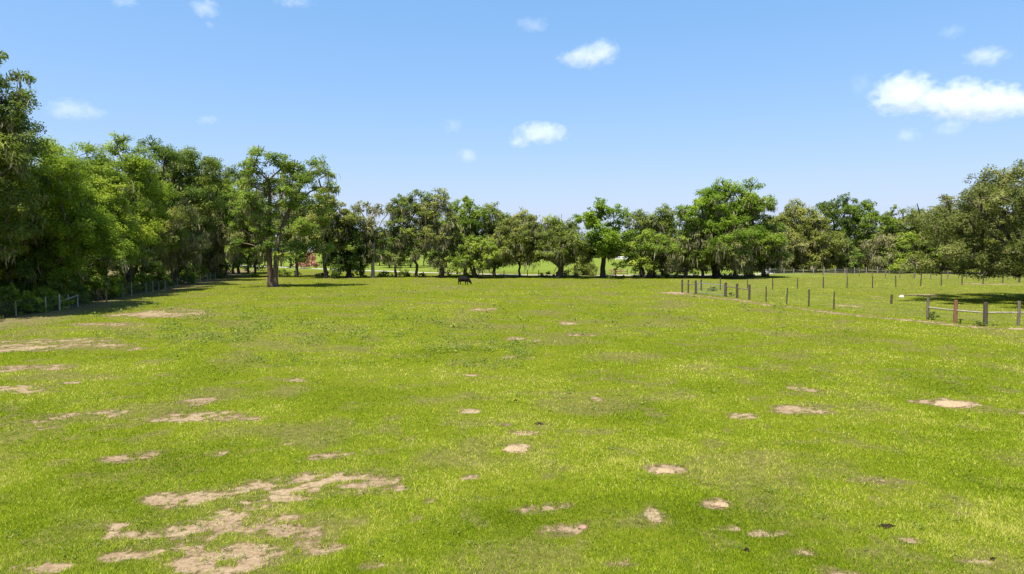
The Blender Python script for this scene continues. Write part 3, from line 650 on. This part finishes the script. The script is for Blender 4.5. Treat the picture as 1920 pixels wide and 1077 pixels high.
r_ = np.random.default_rng(33)
sp = []
for px in (445, 470, 497, 528, 545, 622, 640, 655, 712, 730, 748, 770, 795, 815, 836, 1215, 1238, 1262, 1290, 1320, 1345, 1370):
    Y = r_.uniform(176, 196) if px < 900 else r_.uniform(150, 172)
    sp.append((gx(px, Y), Y, r_.uniform(9.5, 13), r_.uniform(5, 7)))
wood_mass('woodland_across_road', sp, 1600, dict(cb=.10, ncl=18, leaf=.5, dens=.75, tr=.16, prof='tall', nside=5), 'dark')
r_ = np.random.default_rng(21)
sp = []
for k in range(60):
    px = r_.uniform(462, 1440); Y = r_.uniform(121, 128); h = r_.uniform(.35, 1.15)
    if 1150 < px < 1200: h *= .5
    sp.append((gx(px, Y), Y, h, h * r_.uniform(1.4, 2.6)))
wood_mass('undergrowth', sp, 1200, dict(cb=.02, ncl=6, leaf=.26, dens=.8, tr=.04, stems=2, prof='shrub', nside=4, fork=.2, rc=(.2, .3)), 'oak')
sp = []
for k in range(110):
    t = r_.random(); i = min(len(LFENCE) - 2, int(t * (len(LFENCE) - 1))); u = r_.random()
    X = LFENCE[i][0] * (1 - u) + LFENCE[i + 1][0] * u - r_.uniform(.8, 7); Y = LFENCE[i][1] * (1 - u) + LFENCE[i + 1][1] * u; h = r_.uniform(.6, 2.6)
    sp.append((X, Y, h, h * r_.uniform(1.0, 1.8)))
wood_mass('wood_undergrowth', sp, 1400, dict(cb=.02, ncl=9, leaf=.17, dens=.8, tr=.04, stems=2, prof='shrub', nside=4, fork=.2, rc=(.18, .27)), 'mid')
(WV, WF), wv = weed_field()
tag(mesh_np('field_weeds', WV, WF, LM['oak'], var=wv), kind='stuff')

# ------------------------------------------------------------------ posts, rails, fences
def tube_bm(bm, a, b, r0, r1, n=8, cap=True, jit=0.0, rnd=random):
    a, b = Vector(a), Vector(b); d = (b - a).normalized()
    u = d.cross(Vector((1, 0, 0)) if abs(d.x) < .9 else Vector((0, 1, 0))).normalized(); v = d.cross(u)
    rings = []
    for (c, r) in ((a, r0), (b, r1)):
        rings.append([bm.verts.new(c + (u * math.cos(2 * math.pi * k / n) + v * math.sin(2 * math.pi * k / n)) * r * (1 + rnd.uniform(-jit, jit)) + d * rnd.uniform(-jit, jit) * r * (1 if c is b else 0)) for k in range(n)])
    for k in range(n): bm.faces.new((rings[0][k], rings[0][(k + 1) % n], rings[1][(k + 1) % n], rings[1][k]))
    if cap:
        bm.faces.new(rings[1]); bm.faces.new(rings[0][::-1])
def bm_obj(name, bm, mat, parent=None, loc=(0, 0, 0)):
    me = D.meshes.new(name); bm.normal_update(); bm.to_mesh(me); bm.free(); me.materials.append(mat)
    o = D.objects.new(name, me); COL.objects.link(o); o.location = loc
    if parent: o.parent = parent
    return o
class Fence:
    def __init__(s, name, label, cat, origin, group=None):
        s.o = Vector((origin[0], origin[1], gz(*origin))); s.e = empty(name, s.o, label, cat, group); s.tops = []; s.rnd = random.Random(len(label))
    def post(s, px, base, top, r, mat, label=None, taper=.9, lean=.02):
        X, Y = at(px, base); z = gz(X, Y); h = at_y(px, top, Y)[2] - z
        bm = bmesh.new(); p0 = Vector((0, 0, -.3)); p1 = Vector((s.rnd.uniform(-lean, lean) * h, s.rnd.uniform(-lean, lean) * h, h))
        r *= .86; tube_bm(bm, p0, p1, r, r * taper, 9, True, .1, s.rnd)
        o = bm_obj('post', bm, WOOD[mat], s.e, Vector((X, Y, z)) - s.o)
        if label: o['label'] = label
        s.tops.append(Vector((X, Y, z)) + p1); return Vector((X, Y, z)), h
    def wire(s, pts, hs, r=.008, vert=0.0, name='wire'):
        bm = bmesh.new()
        for (a, b) in zip(pts[:-1], pts[1:]):
            for h in hs:
                tube_bm(bm, a - s.o + Vector((0, 0, h)), b - s.o + Vector((0, 0, h)), r, r, 4, False)
            if vert:
                L = (b - a).length; n = int(L / vert)
                for k in range(1, n):
                    q = a.lerp(b, k / n) - s.o
                    tube_bm(bm, q + Vector((0, 0, hs[0])), q + Vector((0, 0, hs[-1])), r * .8, r * .8, 3, False)
        return bm_obj('wire_mesh' if vert else name, bm, WIRE, s.e)
    def rail(s, a, b, r, mat, name='rail'):
        bm = bmesh.new(); m = a.lerp(b, .5) + Vector((0, 0, s.rnd.uniform(-.012, .008)))
        tube_bm(bm, a - s.o, m - s.o, r * 1.05, r, 8, True, .08, s.rnd); tube_bm(bm, m - s.o, b - s.o, r, r * .9, 8, True, .08, s.rnd)
        return bm_obj(name, bm, WOOD[mat], s.e)
def P3(px, py, Y): return Vector(at_y(px, py, Y))

# near rail fence (right edge)
f = Fence('rail_fence', 'near post and rail fence of thick round posts at the right edge of the photo', 'fence', at(1739, 599))
A = [f.post(1739.5, 599, 560, .125, 'grey')[0], f.post(1791, 606, 563, .15, 'red', 'red-brown post with a dark cap')[0], f.post(1847.5, 611, 567, .165, 'dark', 'thickest post, dark grey')[0], f.post(1909.5, 610.5, 565, .125, 'grey')[0], f.post(1985, 609.5, 565, .13, 'grey')[0]]
hr = [(573, 573), (575, 578), (579, 579), (579, 579)]
for k in range(4):
    a, b = A[k], A[k + 1]
    pa = a + Vector((0, 0, .86)); pb = b + Vector((0, 0, .86)); dv = (pb - pa).normalized()
    f.rail(pa + dv * .1, pb - dv * .1, .055, 'pale')
f.wire(A, (.3, .58), .006)
# wood and wire fence with the gate
f = Fence('wire_fence', 'wire fence on wooden posts between field and paddock, railed beside the gate', 'fence', at(1405, 562.5))
g1 = [f.post(1279, 549, 524.5, .13, 'dark')[0], f.post(1290.5, 550, 525, .11, 'dark')[0], f.post(1304.6, 552, 526, .15, 'dark')[0]]
g2 = [f.post(1360.5, 557.5, 530, .17, 'dark')[0], f.post(1382, 560, 532, .15, 'dark')[0], f.post(1405, 563, 534, .14, 'dark')[0]]
g3 = [g2[-1]] + [f.post(px, b, t, .075, 'dark', None, .9, .05)[0] for (px, b, t) in ((1436.5, 566, 537), (1474.6, 570.5, 540), (1516.5, 575, 543), (1563, 580.5, 547))]
for a, b in zip(g1[:-1], g1[1:]): f.rail(a + Vector((0, 0, 1.02)), b + Vector((0, 0, 1.02)), .05, 'grey')
f.rail(g2[0] + Vector((0, 0, 1.12)), g2[1] + Vector((0, 0, 1.06)), .055, 'grey'); f.rail(g2[1] + Vector((0, 0, 1.03)), g2[2] + Vector((0, 0, 1.02)), .055, 'grey')
f.wire(g3 + [A[0]], (.25, .55, .85, 1.15), .007)
f.wire(g2, (.3, .6), .007)
# gate
ga, gb = g1[-1], g2[0]; dv = (gb - ga); ge = empty('field_gate', ga, 'pale galvanised tube gate hung between the thick dark posts', 'gate'); ux = dv.normalized(); L = dv.length
bm = bmesh.new()
q0, q1 = ux * .22, ux * (L - .25)
for (a, b) in ((q0 + Vector((0, 0, .2)), q1 + Vector((0, 0, .16))), (q0 + Vector((0, 0, 1.25)), q1 + Vector((0, 0, 1.22))), (q0 + Vector((0, 0, .2)), q0 + Vector((0, 0, 1.25))), (q1 + Vector((0, 0, .16)), q1 + Vector((0, 0, 1.22)))):
    tube_bm(bm, a, b, .034, .034, 8)
bm_obj('gate_frame', bm, GALV, ge)
for h in (.46, .72, .98):
    bm = bmesh.new(); tube_bm(bm, q0 + Vector((0, 0, h)), q1 + Vector((0, 0, h - .02)), .015, .015, 6); bm_obj('gate_bar', bm, GALV, ge)
bm = bmesh.new(); mid = ux * (L * .5); tube_bm(bm, mid + Vector((0, 0, .2)), mid + Vector((0, 0, 1.22)), .02, .02, 6); bm_obj('gate_upright', bm, GALV, ge)
# paddock back fence
f = Fence('wire_fence', 'thin post and wire fence crossing the paddock, starting behind the gate', 'fence', at(1495, 542.5))
C = [f.post(px, b, t, r, 'dark', None, .9, .05)[0] for (px, b, t, r) in ((1315, 545.5, 524.5, .12), (1350.6, 545, 521, .085), (1401.5, 541.5, 523, .075), (1449, 543, 522, .08), (1495, 542, 521, .08), (1543.7, 541, 519, .085), (1588, 541, 519, .08), (1636, 541, 518, .08), (1680, 539, 517, .08), (1726, 537, 516, .085), (1765, 536, 515, .085), (1804, 534.5, 513, .09), (1843, 532.5, 512, .09), (1880, 531, 511, .085), (1911, 530, 509, .17), (1960, 528, 508, .1))]
f.wire(C[1:], (.3, .6, .9, 1.2), .007)
# third fence, farther
f = Fence('wire_fence', 'second thin paddock fence with pale posts close before the wood', 'fence', at(1687, 522))
C = [f.post(px, b, t, .09, 'grey')[0] for (px, b, t) in ((1543, 517, 501), (1588, 518, 502), (1611, 519, 503), (1635, 520, 503), (1660, 521, 505), (1687, 522, 505), (1715, 523, 503), (1745, 523.5, 506), (1777, 524, 507), (1812, 524.5, 508), (1850, 525, 508), (1890, 525, 508), (1940, 525, 508))]
f.wire(C, (.3, .6, .9, 1.2), .01)
# wood edge fence, boarded
f = Fence('edge_fence', 'pale-posted woven wire fence along the foot of the paddock wood', 'fence', at(1567, 516.5))
C = [f.post(px, b, t, .10, 'pale')[0] for (px, b, t) in ((1420, 516, 503), (1452, 516, 502), (1470, 516.5, 503), (1488, 517, 504), (1506, 517, 504), (1525, 516.5, 503), (1545, 516, 502), (1566, 515.5, 503), (1584, 515, 503), (1602, 514, 502), (1624, 513.5, 501), (1645, 513, 501), (1668, 513, 500), (1692, 513, 500), (1718, 513, 500), (1745, 513, 500), (1771, 513, 500), (1800, 513, 500), (1835, 513, 500))]
f.wire(C, (.1, .35, .6, .85, 1.1), .014, .5)
# left fence
f = Fence('woven_wire_fence', 'long woven wire fence on pale posts running along the left wood', 'fence', at(112, 583.5))
lf = [(-30, 604, 574), (30, 592, 565), (86, 586.5, 557), (112, 583.5, 551.5), (129, 579.5, 551), (146, 576, 552), (183, 566.5, 544), (200, 566, 543), (231, 557.5, 534.5), (247, 556, 530), (274, 549, 529.5), (287, 547, 527), (298, 544, 527), (310, 543, 524.5), (333, 538, 521), (356, 533, 518), (376, 528.5, 515), (389, 525.5, 512.5), (395, 524.5, 512), (404, 522.5, 511), (418, 519.5, 508.5), (432, 517, 506.5)]
C = [f.post(px, b, t, .06 if px not in (112, 146, 200) else .085, 'bleached' if px not in (183, 200) else 'dark')[0] for (px, b, t) in lf]
f.wire(C[:7] + C[8:], (.08, .25, .45, .7, .95, 1.15), .006, .33)
zr = Vector((0, 0, .72)); f.rail(C[3] + Vector((0, 0, .68)), C[5] + Vector((0, 0, .98)), .05, 'bleached', 'brace_rail')
# road fence behind the far row
f = Fence('wire_fence', 'low dark post and wire fence along the road beyond the spreading oak', 'fence', at(1066, 517))
C = [f.post(px, b, t, .09, 'dark')[0] for (px, b, t) in ((905, 519, 508), (945, 518.5, 507), (989, 518, 506), (1010, 518, 506.5), (1048, 517.5, 505), (1066, 517.5, 506), (1100, 517, 505), (1118, 517, 506), (1154, 517, 504), (1176, 517, 504.5), (1215, 517, 505), (1240, 517, 505))]
f.wire(C, (.35, .7, 1.0), .012)
for k in (8,):
    for h in (.4, .8): f.rail(C[k] + Vector((0, 0, h)), C[k + 1] + Vector((0, 0, h)), .05, 'red')
# pen of rails behind the live oak
f = Fence('rail_pen', 'pale rail pen in the shade under the great live oak', 'fence', at(1850, 519))
C = [f.post(px, 519, 503, .11, 'grey')[0] for px in (1848, 1872, 1896, 1922)]
for a, b in zip(C[:-1], C[1:]):
    for h in (.7, 1.35): f.rail(a + Vector((0, 0, h)), b + Vector((0, 0, h)), .06, 'pale')
# lone short post in the paddock
X, Y = at(1671, 570); bm = bmesh.new(); tube_bm(bm, (0, 0, -.2), (.02, 0, (at_y(1671, 553, Y)[2] - gz(X, Y))), .105, .09, 9, True, .12); tube_bm(bm, (-.1, -.02, .28), (-.26, -.05, .34), .035, .02, 6)
tag(bm_obj('stub_post', bm, WOOD['dark'], None, (X, Y, gz(X, Y))), 'short dark stub post standing alone in the paddock', 'post')
# white rail fence far beyond
Y = 268; Xa, Xb = gx(1154, Y), gx(1182, Y)
f = Fence('board_fence', 'tiny white board fence in the distance right of the broad-leaved tree', 'fence', (Xa, Y))
for k in range(5):
    X = Xa + (Xb - Xa) * k / 4; bm = bmesh.new(); tube_bm(bm, (0, 0, -.2), (0, 0, 1.5), .1, .1, 4); bm_obj('post', bm, WHITE, f.e, Vector((X, Y, gz(X, Y))) - f.o)
for h in (.55, 1.0, 1.4):
    bm = bmesh.new(); tube_bm(bm, (0, -.13, h), (Xb - Xa, -.13, h), .12, .12, 4); bm_obj('board', bm, WHITE, f.e)

# ------------------------------------------------------------------ small things on the ground
def lump(name, label, cat, px, py, wpx, h, mat, seed, group=None, dep=.8, rough=.25):
    X, Y = at(px, py); w = wpx * Y / F / 2; r = random.Random(seed)
    bm = bmesh.new(); bmesh.ops.create_icosphere(bm, subdivisions=4, radius=1)
    o1, o2 = r.uniform(0, 50), r.uniform(0, 50)
    for v in bm.verts:
        n = float(fbm(np.array([v.co.x * 1.6 + o1]), np.array([v.co.y * 1.6 + o2 + v.co.z]), seed, 4)[0]) - .5
        k = 1 + n * rough * 3
        v.co = Vector((v.co.x * w * k, v.co.y * w * dep * k, (max(v.co.z, -.3)) * h * (1 + n * rough * 4)))
    o = bm_obj(name, bm, mat, None, (X, Y, gz(X, Y) - h * .08))
    for p in o.data.polygons: p.use_smooth = True
    return tag(o, label, cat, group)
GMD = 'sandy mounds in the pasture'
lump('sand_mound', 'pale rounded ant mound in the middle of the field, nearest the centre of the photo', 'mound', 965, 849, 46, .10, SANDM, 1, GMD)
lump('sand_mound', 'elongated sandy mound near the right edge below the rail fence', 'mound', 1785, 761, 70, .12, SANDM, 2, GMD, .5)
lump('sand_mound', 'small reddish sandy mound right of the pale ant mound', 'mound', 1248, 886, 38, .07, SANDM, 3, GMD, .6)
lump('sand_mound', 'low sandy mound in the lower right foreground beside a scrape', 'mound', 1350, 951, 34, .07, SANDM, 4, GMD, .7)
GD = 'dung pats on the pasture'
lump('dung_pat', 'black dung pat in the lower right foreground', 'dung', 1662, 990, 34, .05, DUNG, 5, GD, .5, .6)
lump('dung_pat', 'small black dung pat right above the pale ant mound', 'dung', 1010, 798, 18, .035, DUNG, 6, GD, .5, .6)
lump('dung_pat', 'tiny dung pat beyond the pale ant mound, left of two', 'dung', 967, 753, 9, .05, DUNG, 7, GD)
lump('dung_pat', 'tiny dung pat beyond the pale ant mound, right of two', 'dung', 1032, 774, 9, .05, DUNG, 8, GD)
lump('dung_pat', 'dung pat at the bottom edge right of centre', 'dung', 1400, 1036, 11, .05, DUNG, 9, GD)
lump('dung_pat', 'dung pat at the bottom right corner', 'dung', 1861, 1050, 9, .05, DUNG, 10, GD)
lump('limestone_rock', 'white rock lying in the paddock behind the near rail fence', 'rock', 1690, 557, 9, .22, STONE, 11, None, .7)
lump('stone', 'flat pinkish stone in the centre foreground', 'stone', 1093, 992, 20, .05, plain('pinkish_stone', (.26, .165, .11), .9, bump=.4), 12, None, .7)

# ------------------------------------------------------------------ cow
def cow():
    X, Y = at(870, 534.5); e = empty('cow', (X, Y, gz(X, Y)), 'black cow grazing alone in the field with its head down to the right', 'cow')
    e.rotation_euler.z = R(-12); e.scale = (.84, .84, .84)
    V = []; E = []; RAD = []
    def v(co, r): V.append(co); RAD.append(r if isinstance(r, tuple) else (r, r)); return len(V) - 1
    def chain(start, pts):
        p = start
        for co, r in pts: q = v(co, r); E.append((p, q)); p = q
        return p
    pel = v((-.62, 0, 1.02), (.27, .33))
    mid = chain(pel, [((-.30, 0, .97), (.30, .37)), ((.08, 0, .93), (.33, .40))]); ch = chain(mid, [((.46, 0, .95), (.27, .37))])
    nk = chain(ch, [((.78, 0, .86), (.17, .25)), ((1.00, 0, .62), (.13, .18)), ((1.12, 0, .46), (.13, .15)), ((1.24, 0, .28), (.10, .11)), ((1.31, 0, .14), (.085, .085))])
    rump = chain(pel, [((-.86, 0, 1.06), (.17, .2))])
    chain(rump, [((-1.00, 0, 1.0), .045), ((-1.04, 0, .70), .028), ((-1.03, 0, .45), .05)])
    for s in (-1, 1):
        dx = .10 * s
        chain(pel, [((-.70 + dx, .2 * s, .80), (.15, .19)), ((-.62 + dx, .2 * s, .60), (.10, .12)), ((-.80 + dx, .2 * s, .42), (.065, .07)), ((-.77 + dx, .2 * s, .10), (.05, .05)), ((-.72 + dx, .2 * s, .02), (.065, .06))])
        chain(ch, [((.44 - dx * 1.6, .18 * s, .66), (.12, .14)), ((.45 - dx * 2.2, .18 * s, .42), (.07, .075)), ((.44 - dx * 2.4, .18 * s, .10), (.048, .05)), ((.47 - dx * 2.4, .18 * s, .02), (.062, .06))])
        chain(nk - 3, [((1.02, .16 * s, .60), (.04, .05)), ((1.00, .30 * s, .57), (.02, .045))])
    me = D.meshes.new('body'); me.from_pydata(V, E, []); me.materials.append(HIDE)
    o = D.objects.new('body', me); COL.objects.link(o); o.parent = e
    sk = o.modifiers.new('skin', 'SKIN'); sk.use_smooth_shade = True
    for i, sv in enumerate(me.skin_vertices[0].data): sv.radius = (RAD[i][0] * 1.28, RAD[i][1] * 1.28); sv.use_root = (i == 0)
    ss = o.modifiers.new('subdiv', 'SUBSURF'); ss.levels = 2; ss.render_levels = 2
cow()

# ------------------------------------------------------------------ clouds: real volumes far away
def cloud(lobes, label, seed, dens=1.0, dist=2600.0, group='small clouds scattered over the blue sky'):
    # lobes: (px, py, half width px, half height px)
    cx = sum(l[0] for l in lobes) / len(lobes); cy = sum(l[1] for l in lobes) / len(lobes)
    c = Vector(at_y(cx, cy, dist)); s = dist / F
    o_l = []
    bm = bmesh.new()
    for (px, py, a, b) in lobes:
        q = Vector(at_y(px, py, dist)) - c; a, b = a * s, b * s; o_l.append((q, (a, (a + b) * .5, b)))
        ret = bmesh.ops.create_icosphere(bm, subdivisions=3, radius=1)
        for v in ret['verts']: v.co = Vector((v.co.x * a * 1.12, v.co.y * (a + b) * .5 * 1.12, v.co.z * b * 1.12)) + q
    hull = bmesh.ops.convex_hull(bm, input=bm.verts)
    bmesh.ops.delete(bm, geom=list({g for g in hull['geom_interior'] + hull['geom_unused'] if isinstance(g, bmesh.types.BMVert)}), context='VERTS')
    m, nt, out = new_mat('cloud_vapour'); L = nt.links
    tc = N(nt, 'TexCoord').outputs['Object']
    nz = N(nt, 'TexNoise', i_Scale=1.0, i_Detail=5.0, i_Roughness=.62)
    mp = N(nt, 'Mapping'); sc = 1.0 / (17 * s); mp.inputs['Scale'].default_value = (sc, sc, sc * 1.3); mp.inputs['Location'].default_value = (seed * 3.7, seed * 1.3, 0)
    L.new(tc, mp.inputs[0]); L.new(mp.outputs[0], nz.inputs['Vector'])
    best = None
    for q, (a, d_, b) in o_l:
        sub = N(nt, 'VectorMath', operation='SUBTRACT'); L.new(tc, sub.inputs[0]); sub.inputs[1].default_value = q
        dv = N(nt, 'VectorMath', operation='DIVIDE'); L.new(sub.outputs[0], dv.inputs[0]); dv.inputs[1].default_value = (a, d_, b)
        ln = N(nt, 'VectorMath', operation='LENGTH'); L.new(dv.outputs[0], ln.inputs[0])
        f_ = math_n(nt, 'SUBTRACT', 1.0, ln.outputs['Value'])
        best = f_ if best is None else math_n(nt, 'MAXIMUM', best, f_)
    val = math_n(nt, 'ADD', math_n(nt, 'MULTIPLY', best, 1.25), math_n(nt, 'MULTIPLY', math_n(nt, 'SUBTRACT', nz.outputs['Fac'], .535), 3.0))
    val = math_n(nt, 'MULTIPLY', val, math_n(nt, 'GREATER_THAN', best, 0.0))
    val = math_n(nt, 'MULTIPLY', math_n(nt, 'MAXIMUM', val, 0.0), .013 * dens)
    vol = N(nt, 'VolumePrincipled'); vol.inputs['Color'].default_value = (1, 1, 1, 1); vol.inputs['Anisotropy'].default_value = 0.0
    L.new(val, vol.inputs['Density']); L.new(vol.outputs[0], out.inputs['Volume'])
    o = bm_obj('cloud', bm, m, None, c); tag(o, label, 'cloud', group)
CL = [
 ([(1695, 178, 66, 44), (1752, 188, 56, 30), (1800, 190, 60, 46), (1860, 192, 66, 40), (1905, 195, 45, 30)], 'largest white cloud, stretched out at the right edge of the sky', 1.0),
 ([(1090, 108, 48, 20), (1128, 98, 36, 28), (1108, 106, 46, 24)], 'bright cloud with a bulging right end, high right of centre', .8),
 ([(1014, 250, 56, 24), (975, 266, 28, 12)], 'domed white cloud low over the middle of the tree line', .8),
 ([(1848, 106, 46, 20)], 'flat cloud above the largest cloud at the right', .5),
 ([(1785, 60, 26, 14)], 'faint wisp high above the largest cloud', .25),
 ([(998, 46, 38, 14)], 'thin flat wisp near the top, right of the middle', .3),
 ([(1703, 254, 28, 15)], 'small puff under the left part of the largest cloud', .55, 1900.0),
 ([(1782, 240, 34, 17)], 'small puff tucked against the underside of the largest cloud', .45, 1900.0),
 ([(1616, 158, 20, 28)], 'faint upright wisp at the left tip of the largest cloud', .22, 1900.0),
 ([(132, 206, 50, 22), (170, 212, 34, 14)], 'soft cloud above the left wood', .35),
 ([(384, 15, 30, 20)], 'white puff at the top edge, left of the middle', .55),
 ([(395, 46, 14, 9)], 'tiny puff just below the white puff at the top edge', .4),
 ([(390, 227, 26, 11)], 'faint small wisp over the left wood', .3),
 ([(850, 236, 22, 16)], 'small faint wisp left of the domed cloud', .25),
 ([(877, 291, 24, 15)], 'small puff just above the trees left of the domed cloud', .45),
 ([(232, 4, 30, 12)], 'wisp cut by the top edge at the left', .4),
 ([(552, 3, 44, 10)], 'flat wisp cut by the top edge, left of the middle', .35),
]
for i, (lb, la, de, *di) in enumerate(CL): cloud(lb, la, i + 1, de, *di)

# ------------------------------------------------------------------ light and sky
EL, BACK = 68.0, 58.0           # sun from the left, a little behind the camera
w = D.worlds.new('World'); scene.world = w; w.use_nodes = True
nt = w.node_tree; nt.nodes.clear()
sky = nt.nodes.new('ShaderNodeTexSky'); sky.sky_type = 'NISHITA'; sky.sun_disc = False
sky.sun_elevation = R(EL); sky.sun_rotation = R(-(90 + BACK)); sky.altitude = 10; sky.air_density = 1.0; sky.dust_density = 1.2; sky.ozone_density = 1.4
bg = nt.nodes.new('ShaderNodeBackground'); bg.inputs[1].default_value = .12
out = nt.nodes.new('ShaderNodeOutputWorld')
sp_ = nt.nodes.new('ShaderNodeSeparateColor'); cb_ = nt.nodes.new('ShaderNodeCombineColor'); nt.links.new(sky.outputs[0], sp_.inputs[0])
for k_, (pw, tn) in enumerate(((.93, .615), (.58, 1.105), (.5, 1.68))):
    nt.links.new(math_n(nt, 'MULTIPLY', math_n(nt, 'POWER', sp_.outputs[k_], pw), tn), cb_.inputs[k_])
nt.links.new(cb_.outputs[0], bg.inputs[0]); nt.links.new(bg.outputs[0], out.inputs[0])
sl = D.lights.new('sun', 'SUN'); sl.energy = 4.2; sl.angle = R(.53); sl.color = (1, .95, .87)
so = D.objects.new('sun', sl); COL.objects.link(so)
dirv = Vector((-math.cos(R(EL)) * math.cos(R(BACK)), -math.cos(R(EL)) * math.sin(R(BACK)), math.sin(R(EL))))
so.rotation_euler = (-dirv).to_track_quat('-Z', 'Y').to_euler(); so.location = (0, 0, 60)

scene.view_settings.view_transform = 'Standard'; scene.view_settings.look = 'None'
scene.view_settings.exposure = 1.2; scene.view_settings.gamma = 1.0
cy = scene.cycles
cy.max_bounces = 8; cy.diffuse_bounces = 5; cy.glossy_bounces = 2; cy.transmission_bounces = 4; cy.volume_bounces = 8; cy.transparent_max_bounces = 8
cy.use_denoising = True
